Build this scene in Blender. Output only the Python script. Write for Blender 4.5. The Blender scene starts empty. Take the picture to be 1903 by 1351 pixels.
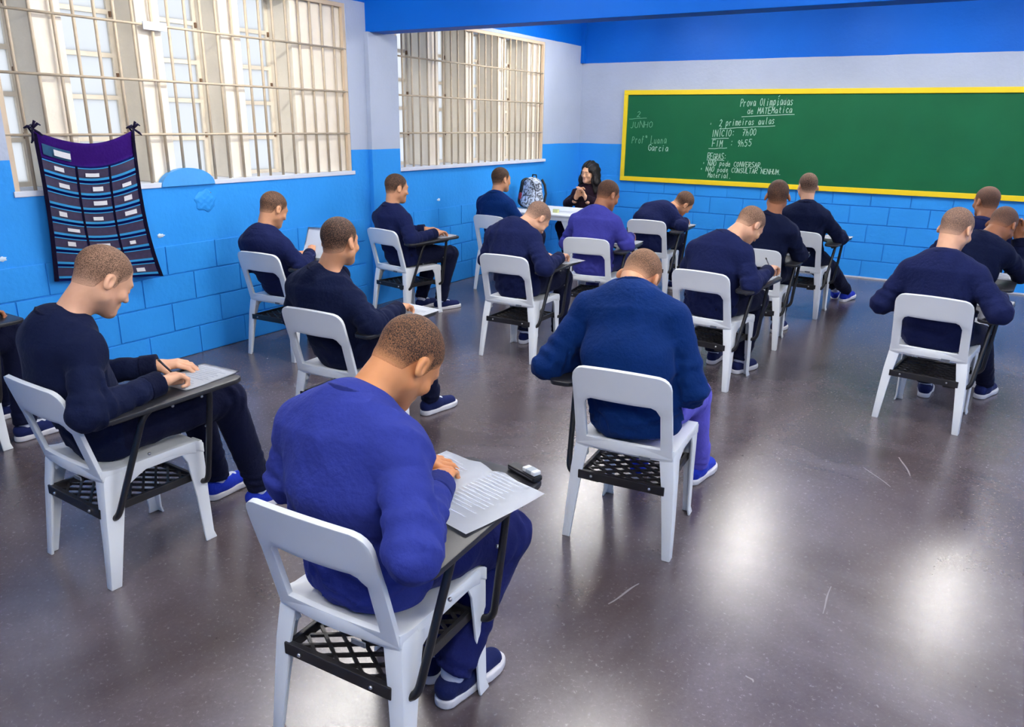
import bpy, bmesh, math, random
import numpy as np
from mathutils import Vector, Matrix, Euler

# ------------------------------------------------------------------ camera, world, exposure
SC = bpy.context.scene
COL = SC.collection
random.seed(7)
RNG = np.random.default_rng(7)

YAW, PITCH, ROLL, FPX = 0.5431, 0.3040, 0.0146, 1425.39
CAM = (4.7156, 0.0, 1.6299)
def make_camera():
    cy, sy = math.cos(YAW), math.sin(YAW)
    f = Vector((-sy*math.cos(PITCH), cy*math.cos(PITCH), -math.sin(PITCH)))
    r = Vector((cy, sy, 0)); u = r.cross(f)
    c, s = math.cos(ROLL), math.sin(ROLL)
    r2 = c*r + s*u; u2 = -s*r + c*u
    m = Matrix((r2, u2, -f)).transposed().to_4x4()
    m.translation = CAM
    cam = bpy.data.cameras.new('camera'); cam.sensor_width = 36; cam.sensor_fit = 'HORIZONTAL'
    cam.lens = 36*FPX/1903; cam.clip_start = .05
    o = bpy.data.objects.new('camera', cam); o.matrix_world = m; COL.objects.link(o)
    SC.camera = o
make_camera()

W = bpy.data.worlds.new('daylight'); SC.world = W; W.use_nodes = True
W.node_tree.nodes['Background'].inputs[0].default_value = (.93, .97, 1, 1)
W.node_tree.nodes['Background'].inputs[1].default_value = 2.5
SC.view_settings.view_transform = 'Standard'; SC.view_settings.look = 'None'
SC.view_settings.exposure = 0.0; SC.view_settings.gamma = 1; SC.view_settings.use_curve_mapping = False
TUBE = 91.0      # radiance of the fluorescent tubes

YB, XR, YF, ZC = 9.444, 8.0, -2.4, 3.0      # back wall, right wall, wall behind the camera, ceiling

# ------------------------------------------------------------------ materials
MATS = {}
def lin(c):
    return tuple(((v/255)/12.92 if v/255 <= .04045 else ((v/255+.055)/1.055)**2.4) for v in c)
def mat(name, rgb=None, rough=.5, spec=.5, metal=0, noise=0, nscale=8, bump=0, bscale=60, emit=0, sheen=0, coat=0, linear=None, detail=4):
    if name in MATS: return MATS[name]
    m = bpy.data.materials.new(name); m.use_nodes = True; nt = m.node_tree
    b = nt.nodes['Principled BSDF']; c = linear or lin(rgb or (200, 200, 200))
    b.inputs['Base Color'].default_value = (*c, 1); b.inputs['Roughness'].default_value = rough
    b.inputs['Specular IOR Level'].default_value = spec; b.inputs['Metallic'].default_value = metal
    b.inputs['Sheen Weight'].default_value = sheen; b.inputs['Coat Weight'].default_value = coat
    if sheen: b.inputs['Sheen Roughness'].default_value = .4; b.inputs['Sheen Tint'].default_value = (.6, .7, 1, 1)
    tc = nt.nodes.new('ShaderNodeTexCoord')
    if noise:
        n = nt.nodes.new('ShaderNodeTexNoise'); n.inputs['Scale'].default_value = nscale; n.inputs['Detail'].default_value = detail
        nt.links.new(tc.outputs['Object'], n.inputs['Vector'])
        mx = nt.nodes.new('ShaderNodeMix'); mx.data_type = 'RGBA'
        mx.inputs['A'].default_value = (*[v*(1-noise) for v in c], 1); mx.inputs['B'].default_value = (*[min(1, v*(1+noise)) for v in c], 1)
        nt.links.new(n.outputs['Fac'], mx.inputs['Factor']); nt.links.new(mx.outputs['Result'], b.inputs['Base Color'])
    if bump:
        n2 = nt.nodes.new('ShaderNodeTexNoise'); n2.inputs['Scale'].default_value = bscale; n2.inputs['Detail'].default_value = 3
        nt.links.new(tc.outputs['Object'], n2.inputs['Vector'])
        bp = nt.nodes.new('ShaderNodeBump'); bp.inputs['Strength'].default_value = bump; bp.inputs['Distance'].default_value = .01
        nt.links.new(n2.outputs['Fac'], bp.inputs['Height']); nt.links.new(bp.outputs['Normal'], b.inputs['Normal'])
    if emit:
        b.inputs['Emission Color'].default_value = (*c, 1); b.inputs['Emission Strength'].default_value = emit
    MATS[name] = m; return m

BLUE, WHITE, TOPBLUE = lin((44, 141, 223)), lin((174, 184, 203)), lin((0, 93, 192))
def wall_mat(name, z_low, z_high):
    """paint bands by height: blue dado, white, strong blue band at the top"""
    m = bpy.data.materials.new(name); m.use_nodes = True; nt = m.node_tree; b = nt.nodes['Principled BSDF']
    N = nt.nodes.new; L = nt.links.new
    g = N('ShaderNodeNewGeometry'); sep = N('ShaderNodeSeparateXYZ'); L(g.outputs['Position'], sep.inputs[0])
    n = N('ShaderNodeTexNoise'); n.inputs['Scale'].default_value = 3; n.inputs['Detail'].default_value = 6; L(g.outputs['Position'], n.inputs['Vector'])
    wob = N('ShaderNodeMath'); wob.operation = 'MULTIPLY_ADD'; wob.inputs[1].default_value = .012
    L(n.outputs['Fac'], wob.inputs[0]); L(sep.outputs['Z'], wob.inputs[2])
    def step(z):
        s = N('ShaderNodeMath'); s.operation = 'GREATER_THAN'; s.inputs[1].default_value = z+.006; L(wob.outputs[0], s.inputs[0]); return s
    def mix(fac, A, B):
        x = N('ShaderNodeMix'); x.data_type = 'RGBA'; L(fac, x.inputs['Factor'])
        for k, v in (('A', A), ('B', B)):
            if isinstance(v, tuple): x.inputs[k].default_value = (*v, 1)
            else: L(v, x.inputs[k])
        return x.outputs['Result']
    c = mix(step(z_high).outputs[0], mix(step(z_low).outputs[0], BLUE, WHITE), TOPBLUE)
    n3 = N('ShaderNodeTexNoise'); n3.inputs['Scale'].default_value = 1.6; n3.inputs['Detail'].default_value = 8; L(g.outputs['Position'], n3.inputs['Vector'])
    hsv = N('ShaderNodeHueSaturation'); mp = N('ShaderNodeMapRange'); mp.inputs['To Min'].default_value = .86; mp.inputs['To Max'].default_value = 1.14
    L(n3.outputs['Fac'], mp.inputs[0]); L(mp.outputs[0], hsv.inputs['Value']); L(c, hsv.inputs['Color']); L(hsv.outputs[0], b.inputs['Base Color'])
    n2 = N('ShaderNodeTexNoise'); n2.inputs['Scale'].default_value = 28; n2.inputs['Detail'].default_value = 5; L(g.outputs['Position'], n2.inputs['Vector'])
    bp = N('ShaderNodeBump'); bp.inputs['Strength'].default_value = .28; bp.inputs['Distance'].default_value = .012
    L(n2.outputs['Fac'], bp.inputs['Height']); L(bp.outputs[0], b.inputs['Normal'])
    b.inputs['Roughness'].default_value = .5; b.inputs['Specular IOR Level'].default_value = .2
    return m
M_WALL_L = wall_mat('painted wall beside windows', 1.39, 2.57)
M_WALL_B = wall_mat('painted wall behind board', 1.39, 2.366)
M_TOPBLUE = mat('strong blue paint', linear=TOPBLUE, rough=.55, spec=.15, noise=.06, nscale=2, bump=.15, bscale=20)
M_CEIL = mat('white ceiling paint', (240, 241, 248), rough=.8)
M_BEIGE = mat('beige painted steel', (206, 186, 160), rough=.5, noise=.12, nscale=7)
M_CASE = mat('cream casement paint', (236, 226, 208), rough=.5, noise=.12, nscale=9)
M_BAR = mat('drab cream bar paint', (190, 174, 150), rough=.55, noise=.2, nscale=14)
M_FIN = mat('cream concrete fin', (240, 231, 214), rough=.8, noise=.14, nscale=5, bump=.2, bscale=30)
M_SILL = mat('pale sill paint', (205, 212, 226), rough=.5, noise=.1, nscale=10)
def pane_mat():
    m = bpy.data.materials.new('frosted daylight glass'); m.use_nodes = True; nt = m.node_tree
    nt.nodes.remove(nt.nodes['Principled BSDF'])
    t = nt.nodes.new('ShaderNodeBsdfTranslucent'); t.inputs[0].default_value = (.64, .65, .67, 1)
    g = nt.nodes.new('ShaderNodeBsdfGlossy'); g.inputs['Roughness'].default_value = .2
    x = nt.nodes.new('ShaderNodeMixShader'); x.inputs[0].default_value = .05
    nt.links.new(t.outputs[0], x.inputs[1]); nt.links.new(g.outputs[0], x.inputs[2])
    nt.links.new(x.outputs[0], nt.nodes['Material Output'].inputs[0]); return m
M_PANE = pane_mat()
M_PLASTIC = mat('white chair plastic', (234, 239, 243), rough=.38, noise=.03, nscale=12)
M_BLACK = mat('black tube paint', (20, 20, 24), rough=.35)
M_RACK = mat('black rack plastic', (26, 25, 28), rough=.45)
M_BOARD_TOP = mat('black writing tablet', (30, 31, 37), rough=.4, noise=.2, nscale=30)
M_STEEL = mat('zinc bolt', (190, 190, 195), rough=.3, metal=1)
M_PAPER = mat('exam paper', (240, 246, 255), rough=.8)
M_STICKER = mat('grey sticker', (92, 98, 108), rough=.5)

def floor_mat():
    m = bpy.data.materials.new('worn waxed concrete'); m.use_nodes = True; nt = m.node_tree; b = nt.nodes['Principled BSDF']
    N = nt.nodes.new; L = nt.links.new
    tc = N('ShaderNodeTexCoord')
    def noise(s, d, rough=.6, dist=0):
        n = N('ShaderNodeTexNoise'); n.inputs['Scale'].default_value = s; n.inputs['Detail'].default_value = d
        n.inputs['Roughness'].default_value = rough; n.inputs['Distortion'].default_value = dist
        L(tc.outputs['Object'], n.inputs['Vector']); return n
    n1 = noise(1.1, 8, .65, .6); n2 = noise(70, 8, .75, .5); n3 = noise(160, 4)
    r1 = N('ShaderNodeValToRGB'); e = r1.color_ramp.elements
    e[0].position = .32; e[0].color = (*lin((66, 56, 57)), 1); e[1].position = .68; e[1].color = (*lin((104, 97, 103)), 1)
    L(n1.outputs['Fac'], r1.inputs[0])
    r2 = N('ShaderNodeValToRGB'); e = r2.color_ramp.elements
    e[0].position = .3; e[0].color = (.82, .8, .8, 1); e[1].position = .75; e[1].color = (1.18, 1.17, 1.16, 1)
    L(n2.outputs['Fac'], r2.inputs[0])
    mu = N('ShaderNodeMix'); mu.data_type = 'RGBA'; mu.blend_type = 'MULTIPLY'; mu.inputs['Factor'].default_value = 1
    L(r1.outputs[0], mu.inputs['A']); L(r2.outputs[0], mu.inputs['B'])
    # scuffs and paper crumbs
    vo = N('ShaderNodeTexVoronoi'); vo.inputs['Scale'].default_value = 2.6; L(tc.outputs['Object'], vo.inputs['Vector'])
    lt = N('ShaderNodeMath'); lt.operation = 'LESS_THAN'; lt.inputs[1].default_value = .016; L(vo.outputs['Distance'], lt.inputs[0])
    mx = N('ShaderNodeMix'); mx.data_type = 'RGBA'; mx.inputs['B'].default_value = (*lin((190, 188, 190)), 1)
    L(lt.outputs[0], mx.inputs['Factor']); L(mu.outputs['Result'], mx.inputs['A']); L(mx.outputs['Result'], b.inputs['Base Color'])
    rr = N('ShaderNodeMapRange'); rr.inputs['From Min'].default_value = .3; rr.inputs['From Max'].default_value = .7
    rr.inputs['To Min'].default_value = .215; rr.inputs['To Max'].default_value = .29; L(n2.outputs['Fac'], rr.inputs[0]); L(rr.outputs[0], b.inputs['Roughness'])
    b.inputs['Specular IOR Level'].default_value = 1.0
    bp = N('ShaderNodeBump'); bp.inputs['Strength'].default_value = .05; bp.inputs['Distance'].default_value = .004
    L(n3.outputs['Fac'], bp.inputs['Height']); L(bp.outputs[0], b.inputs['Normal'])
    return m
M_FLOOR = floor_mat()

def cloth(name, rgb, sheen=.045):
    m = mat(name, rgb, rough=.9, spec=.08, noise=.16, nscale=14, bump=.35, bscale=55, sheen=sheen)
    return m
def skin_mat(name, rgb):
    if name in MATS: return MATS[name]
    m = bpy.data.materials.new(name); m.use_nodes = True; nt = m.node_tree; b = nt.nodes['Principled BSDF']
    a = nt.nodes.new('ShaderNodeAttribute'); a.attribute_name = 'tint'
    n = nt.nodes.new('ShaderNodeTexNoise'); n.inputs['Scale'].default_value = 35
    tc = nt.nodes.new('ShaderNodeTexCoord'); nt.links.new(tc.outputs['Object'], n.inputs['Vector'])
    c = lin(rgb)
    x0 = nt.nodes.new('ShaderNodeMix'); x0.data_type = 'RGBA'
    x0.inputs['A'].default_value = (c[0]*.92, c[1]*.86, c[2]*.82, 1); x0.inputs['B'].default_value = (c[0]*1.06, c[1]*1.06, c[2]*1.06, 1)
    nt.links.new(n.outputs['Fac'], x0.inputs['Factor'])
    x = nt.nodes.new('ShaderNodeMix'); x.data_type = 'RGBA'; x.blend_type = 'MULTIPLY'; x.inputs['Factor'].default_value = 1
    nt.links.new(x0.outputs['Result'], x.inputs['A']); nt.links.new(a.outputs['Color'], x.inputs['B']); nt.links.new(x.outputs['Result'], b.inputs['Base Color'])
    b.inputs['Roughness'].default_value = .5; b.inputs['Specular IOR Level'].default_value = .35
    b.inputs['Subsurface Weight'].default_value = .08; b.inputs['Subsurface Radius'].default_value = (.01, .004, .002)
    MATS[name] = m; return m
def buzz_mat(name, hair, skin, amount=.8):
    """cropped hair: dark stubble over scalp, thinning towards the hairline (attribute fade)"""
    if name in MATS: return MATS[name]
    m = bpy.data.materials.new(name); m.use_nodes = True; nt = m.node_tree; b = nt.nodes['Principled BSDF']
    N = nt.nodes.new; L = nt.links.new
    tc = N('ShaderNodeTexCoord'); n = N('ShaderNodeTexNoise'); n.inputs['Scale'].default_value = 330; n.inputs['Detail'].default_value = 2
    L(tc.outputs['Object'], n.inputs['Vector'])
    a = N('ShaderNodeAttribute'); a.attribute_name = 'tint'
    r = N('ShaderNodeMapRange'); r.inputs['From Min'].default_value = .35; r.inputs['From Max'].default_value = .65
    r.inputs['To Min'].default_value = 1.2; r.inputs['To Max'].default_value = .72; L(n.outputs['Fac'], r.inputs[0])
    mu = N('ShaderNodeMath'); mu.operation = 'MULTIPLY'; L(r.outputs[0], mu.inputs[0]); L(a.outputs['Fac'], mu.inputs[1])
    mu2 = N('ShaderNodeMath'); mu2.operation = 'MULTIPLY'; mu2.use_clamp = True; mu2.inputs[1].default_value = amount; L(mu.outputs[0], mu2.inputs[0])
    x = N('ShaderNodeMix'); x.data_type = 'RGBA'; x.inputs['A'].default_value = (*lin(skin), 1); x.inputs['B'].default_value = (*lin(hair), 1)
    L(mu2.outputs[0], x.inputs['Factor']); L(x.outputs['Result'], b.inputs['Base Color'])
    bp = N('ShaderNodeBump'); bp.inputs['Strength'].default_value = .5; bp.inputs['Distance'].default_value = .002
    L(n.outputs['Fac'], bp.inputs['Height']); L(bp.outputs[0], b.inputs['Normal'])
    b.inputs['Roughness'].default_value = .7; b.inputs['Specular IOR Level'].default_value = .25
    MATS[name] = m; return m

# ------------------------------------------------------------------ scene helpers
def empty(name, loc=(0, 0, 0), rz=0):
    o = bpy.data.objects.new(name, None); o.location = loc; o.rotation_euler = (0, 0, rz); o.empty_display_size = .1
    COL.objects.link(o); return o
def tag(o, label=None, cat=None, group=None, kind=None):
    if label: o['label'] = label
    if cat: o['category'] = cat
    if group: o['group'] = group
    if kind: o['kind'] = kind
    return o
def link(name, me, parent=None, m=None):
    o = bpy.data.objects.new(name, me); COL.objects.link(o)
    if parent: o.parent = parent
    if m and not me.materials: me.materials.append(m)
    return o
def from_bm(name, bm, m, smooth=False):
    bmesh.ops.recalc_face_normals(bm, faces=bm.faces)
    me = bpy.data.meshes.new(name); bm.to_mesh(me); bm.free()
    if m: me.materials.append(m)
    if smooth: me.polygons.foreach_set('use_smooth', [True]*len(me.polygons))
    return me
def obj(name, bm, m, parent=None, smooth=False):
    return link(name, from_bm(name, bm, m, smooth), parent)
def add_box(bm, lo, hi, bevel=0):
    lo, hi = Vector(lo), Vector(hi)
    r = bmesh.ops.create_cube(bm, size=1)
    for v in r['verts']:
        v.co = Vector((lo[i]+(v.co[i]+.5)*(hi[i]-lo[i]) for i in range(3)))
    if bevel:
        es = list({e for v in r['verts'] for e in v.link_edges})
        bmesh.ops.bevel(bm, geom=es, offset=bevel, segments=2, affect='EDGES', profile=.6)
    return bm
def box(lo, hi, bevel=0):
    return add_box(bmesh.new(), lo, hi, bevel)
def add_tube(bm, pts, r, n=8, cap=True, radii=None):
    pts = [Vector(p) for p in pts]; rings = []; up = None
    for i, p in enumerate(pts):
        d = (pts[min(i+1, len(pts)-1)]-pts[max(i-1, 0)]).normalized()
        if up is None:
            up = d.orthogonal().normalized()
        up = (up-d*up.dot(d)).normalized(); s = d.cross(up)
        rr = radii[i] if radii else r
        rings.append([bm.verts.new(p+rr*(math.cos(2*math.pi*k/n)*up+math.sin(2*math.pi*k/n)*s)) for k in range(n)])
    for a, b in zip(rings, rings[1:]):
        for k in range(n): bm.faces.new((a[k], a[(k+1) % n], b[(k+1) % n], b[k]))
    if cap: bm.faces.new(rings[0][::-1]); bm.faces.new(rings[-1])
    return bm
def bend_path(pts, rad=.03, seg=5):
    pts = [Vector(p) for p in pts]; out = [pts[0]]
    for a, b, c in zip(pts, pts[1:], pts[2:]):
        u = (a-b).normalized(); v = (c-b).normalized(); r = min(rad, (a-b).length*.45, (c-b).length*.45)
        for k in range(seg+1):
            t = k/seg; out.append((b+u*r)*(1-t)**2+b*2*t*(1-t)+(b+v*r)*t*t)
    out.append(pts[-1]); return out
def add_prism(bm, secs):
    """loft of equal-length closed sections (lists of points)"""
    rings = [[bm.verts.new(p) for p in s] for s in secs]; n = len(rings[0])
    for a, b in zip(rings, rings[1:]):
        for k in range(n): bm.faces.new((a[k], a[(k+1) % n], b[(k+1) % n], b[k]))
    bm.faces.new(rings[0][::-1]); bm.faces.new(rings[-1]); return bm
def add_grid(bm, f, nu, nv):
    vs = [[bm.verts.new(f(i/nu, j/nv)) for j in range(nv+1)] for i in range(nu+1)]
    for i in range(nu):
        for j in range(nv): bm.faces.new((vs[i][j], vs[i+1][j], vs[i+1][j+1], vs[i][j+1]))
    return bm
def baked(name, bm, m, mods, smooth=True):
    """mesh with modifiers applied"""
    bmesh.ops.recalc_face_normals(bm, faces=bm.faces)
    me = bpy.data.meshes.new(name); bm.to_mesh(me); bm.free()
    o = bpy.data.objects.new(name, me); COL.objects.link(o)
    for kind, props in mods:
        md = o.modifiers.new(kind, kind)
        for k, v in props.items(): setattr(md, k, v)
    dg = bpy.context.evaluated_depsgraph_get()
    out = bpy.data.meshes.new_from_object(o.evaluated_get(dg)); out.name = name
    bpy.data.objects.remove(o); bpy.data.meshes.remove(me)
    out.materials.clear(); out.materials.append(m)
    if smooth:
        out.polygons.foreach_set('use_smooth', [True]*len(out.polygons))
        try: out.set_sharp_from_angle(angle=math.radians(40))
        except Exception: pass
    return out

# ------------------------------------------------------------------ the room
def structure(o): o['kind'] = 'structure'; return o
structure(obj('floor', box((-.3, YF-.2, -.1), (XR+.2, YB+.2, 0)), M_FLOOR))
structure(obj('ceiling', box((-.3, YF-.2, ZC), (XR+.2, YB+.2, ZC+.1)), M_CEIL))
W1, W2, WZ = (2.33, 5.10), (5.72, 8.46), (1.205, 2.535)
bm = bmesh.new()
ys = [YF, W1[0], W1[1], W2[0], W2[1], YB]
T = .36
for a, b in ((0, 1), (2, 3), (4, 5)): add_box(bm, (-T, ys[a], 0), (0, ys[b], ZC))
for a, b in ((1, 2), (3, 4)):
    add_box(bm, (-T, ys[a], 0), (0, ys[b], WZ[0])); add_box(bm, (-T, ys[a], WZ[1]), (0, ys[b], ZC))
wall_left = structure(obj('wall_left', bm, M_WALL_L))
wall_back = structure(obj('wall_back', box((-T, YB, 0), (XR+.2, YB+.2, ZC)), M_WALL_B))
structure(obj('wall_right', box((XR, YF, 0), (XR+.2, YB, ZC)), M_WALL_L))
structure(obj('wall_front', box((-T, YF-.2, 0), (XR+.2, YF, ZC)), M_WALL_L))
# concrete blocks of the dado, each its own piece, 0.4 x 0.2 m running bond
def block_mesh(w):
    g = .0045
    return from_bm('block', box((0, g, g), (.009, w-g, .2-g), .0035), None)
full, half = block_mesh(.4), block_mesh(.2)
def lay(wall, start, end, courses, place, m):
    for me in (full, half): pass
    for c in range(courses):
        y = start + (0 if c % 2 == 0 else .2)
        if c % 2: place(half, start, c*.2, wall, m)
        while y + .39 < end:
            place(full, y, c*.2, wall, m); y += .4
        if end-y > .19: place(half, y, c*.2, wall, m)
def mk_place(axis, m):
    cache = {}
    def place(me, s, z, wall, _):
        if me not in cache:
            c = me.copy(); c.materials.clear(); c.materials.append(m); cache[me] = c
        o = bpy.data.objects.new('block', cache[me]); COL.objects.link(o); o.parent = wall
        if axis == 'y': o.location = (0, s, z)
        else: o.location = (s+(.4 if me is full else .2), YB, z); o.rotation_euler = (0, 0, math.pi/2); o.location.x = s+0; 
        return o
    return place
pl = mk_place('y', M_WALL_L)
lay(wall_left, 1.42, 5.30, 4, pl, M_WALL_L)
lay(wall_left, 5.72, YB-.03, 4, pl, M_WALL_L)
cacheb = {}
def place_back(me, s, z, wall, _):
    if me not in cacheb:
        c = me.copy()
        w = .4 if me is full else .2
        c.transform(Matrix(((0, 1, 0, 0), (-1, 0, 0, 0), (0, 0, 1, 0), (0, 0, 0, 1))))
        c.materials.clear(); c.materials.append(M_WALL_B); cacheb[me] = c
    o = bpy.data.objects.new('block', cacheb[me]); COL.objects.link(o); o.parent = wall; o.location = (s, YB, z)
lay(wall_back, .02, 6.0, 5, place_back, M_WALL_B)
structure(obj('trim_1', box((-.0, 5.315, 0), (.045, 5.70, 2.345), .004), M_WALL_L))          # pilaster under the beam
structure(obj('trim_2', box((-.02, 5.34, 2.342), (XR, 5.54, ZC+.01), .004), M_TOPBLUE))      # ceiling beam
structure(obj('trim_3', box((-.01, YB-.05, 2.366), (.05, YB+.01, ZC), .003), M_TOPBLUE))     # corner downstand
structure(obj('baseboard_back', box((.0, YB-.02, 0), (XR, YB+.01, .018), .003), mat('pale floor edge', (190, 196, 206), rough=.6)))
# plaster repairs under the first window
bm = bmesh.new()
pts = [(.018, 3.46+.21*math.cos(t), 1.19+.115*math.sin(t)) for t in [math.pi*k/16 for k in range(17)]]+[(.018, 3.25, 1.12), (.018, 3.67, 1.12)][::1]
pts = [(.012, 3.67, 1.185)]+pts[:17]+[(.012, 3.25, 1.185)]
add_prism(bm, [[(p[0]*k-.03*(1-k), p[1], p[2]) for p in pts] for k in (0, 1)])
bmesh.ops.recalc_face_normals(bm, faces=bm.faces)
link('plaster_patch', from_bm('plaster_patch', bm, mat('blue dado paint', (64, 148, 216), rough=.45, noise=.08, nscale=6, bump=.3, bscale=30)), wall_left)
bm = bmesh.new(); bmesh.ops.create_icosphere(bm, subdivisions=4, radius=1)
for v in bm.verts:
    c = v.co; k = 1+.25*math.sin(9*c.y+3)*math.sin(11*c.z)+.15*math.sin(23*c.y)*math.cos(19*c.z)
    v.co = Vector((.012*c.x*k, .085*c.y*(1+.1*math.sin(7*c.z)), .075*c.z*(1+.12*math.sin(6*c.y))))
    v.co += Vector((0, 3.585, 1.075))
link('plaster_lump', from_bm('plaster_lump', bm, M_WALL_L, True), wall_left)

def window(n, Y0, Y1, fins, label):
    w = structure(empty('window_%d' % n, (0, Y0, WZ[0])))
    def part(name, bm, m, par=w, sm=False): 
        o = obj(name, bm, m, par, sm); return o
    L, Hh = Y1-Y0, WZ[1]-WZ[0]
    part('sill', box((-.30, -.01, -.02), (.008 if n == 1 else .03, L+.03, .012), .003), M_SILL)
    part('frame', (lambda b: (add_box(b, (-.035, 0, .012), (-.005, .03, Hh)), add_box(b, (-.035, L-.03, .012), (-.005, L, Hh)), add_box(b, (-.035, .03, Hh-.03), (-.005, L-.03, Hh)), b)[-1])(bmesh.new()), M_BEIGE)
    nb = round(L/.1255); bar = from_bm('bar', add_tube(bmesh.new(), [(0, 0, .012), (0, 0, Hh-.005)], .0098, 8), M_BAR, True)
    for k in range(1, nb):
        o = link('bar', bar, w); o.location = (-.02, L*k/nb+random.uniform(-.006, .006), 0)
    for z in (1.525, 1.858, 2.19):
        part('rod', add_tube(bmesh.new(), [(-.011, -.01, z-WZ[0]), (-.011, L+.01, z-WZ[0])], .008, 8), M_BAR, w, True)
    # deep concrete fins
    for a, b in fins:
        part('fin', box((-.345, a-Y0, .012), (-.05, b-Y0, Hh), .006), M_FIN)
    edges = [Y0]+[v for f in fins for v in f]+[Y1]
    for k in range(0, len(edges), 2):
        a, b = edges[k]-Y0, edges[k+1]-Y0
        if b-a < .08: continue
        fr = bmesh.new()
        add_box(fr, (-.335, a-.005, .012), (-.30, a+.028, Hh)); add_box(fr, (-.335, b-.028, .012), (-.30, b+.005, Hh))
        for q in range(6):
            z = .012+(Hh-.03)*q/5; add_box(fr, (-.335, a+.028, z), (-.30, b-.028, z+.028))
        f = part('casement', fr, M_CASE)
        for q in range(5):
            z0 = .012+(Hh-.03)*q/5+.028; z1 = .012+(Hh-.03)*(q+1)/5
            part('pane', box((-.324, a+.028, z0), (-.318, b-.028, z1)), M_PANE, f)
        lz = Hh*.5
        for z in (.22, .5, .78):
            part('latch', box((-.30, b-.02, Hh*z), (-.285, b-.006, Hh*z+.035), .003), mat('rusty latch', (120, 92, 70), rough=.7, noise=.3, nscale=60), f)
    return w
F1 = [(2.60, 2.775), (3.25, 3.42), (3.89, 4.06), (4.55, 5.095)]
F2 = [(6.257, 6.43), (6.87, 7.04), (7.50, 7.67), (8.13, 8.455)]
w1 = window(1, *W1, F1, ''); w2 = window(2, *W2, F2, '')
link('plate', from_bm('plate', box((-.004, .93, .955), (.004, 1.10, 1.005), .002), M_SILL), w1)

# ceiling lamps: open twin-tube battens hung a little below the ceiling, the room's own light
def lamp(x, y, lab, first=[None]):
    t = tag(empty('ceiling_lamp', (x, y, ZC)), lab, 'ceiling lamp', 'fluorescent battens under the ceiling')
    if first[0] is None:
        hb = bmesh.new(); add_prism(hb, [[(-.035, s, -.20), (.035, s, -.20), (.025, s, -.245), (-.025, s, -.245)] for s in (-.62, .62)])
        h = from_bm('housing', hb, mat('lamp enamel', (235, 236, 238), rough=.4))
        tb = from_bm('tube', add_tube(bmesh.new(), [(0, -.58, 0), (0, .58, 0)], .019, 10), mat('lit fluorescent tube', (255, 251, 244), emit=TUBE), True)
        hg = from_bm('hanger', add_tube(bmesh.new(), [(0, 0, 0), (0, 0, -.20)], .006, 6), mat('lamp enamel'), True)
        first[0] = (h, tb, hg)
    h, tb, hg = first[0]
    link('housing', h, t)
    for s in (-.06, .06): o = link('tube', tb, t); o.location = (s, 0, -.255)
    for s in (-.45, .45): o = link('hanger', hg, t); o.location = (0, s, 0)
for i, y in enumerate((7.75, 3.6, .2)):
    for j, x in enumerate((1.1, 3.05, 4.98, 6.9)):
        if i == 2 and j == 0: continue
        lamp(x, y, '%s lit fluorescent batten from the window wall, %s row from the blackboard' % (('first', 'second', 'third', 'fourth')[j], ('nearest', 'middle', 'farthest')[i]))

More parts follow.
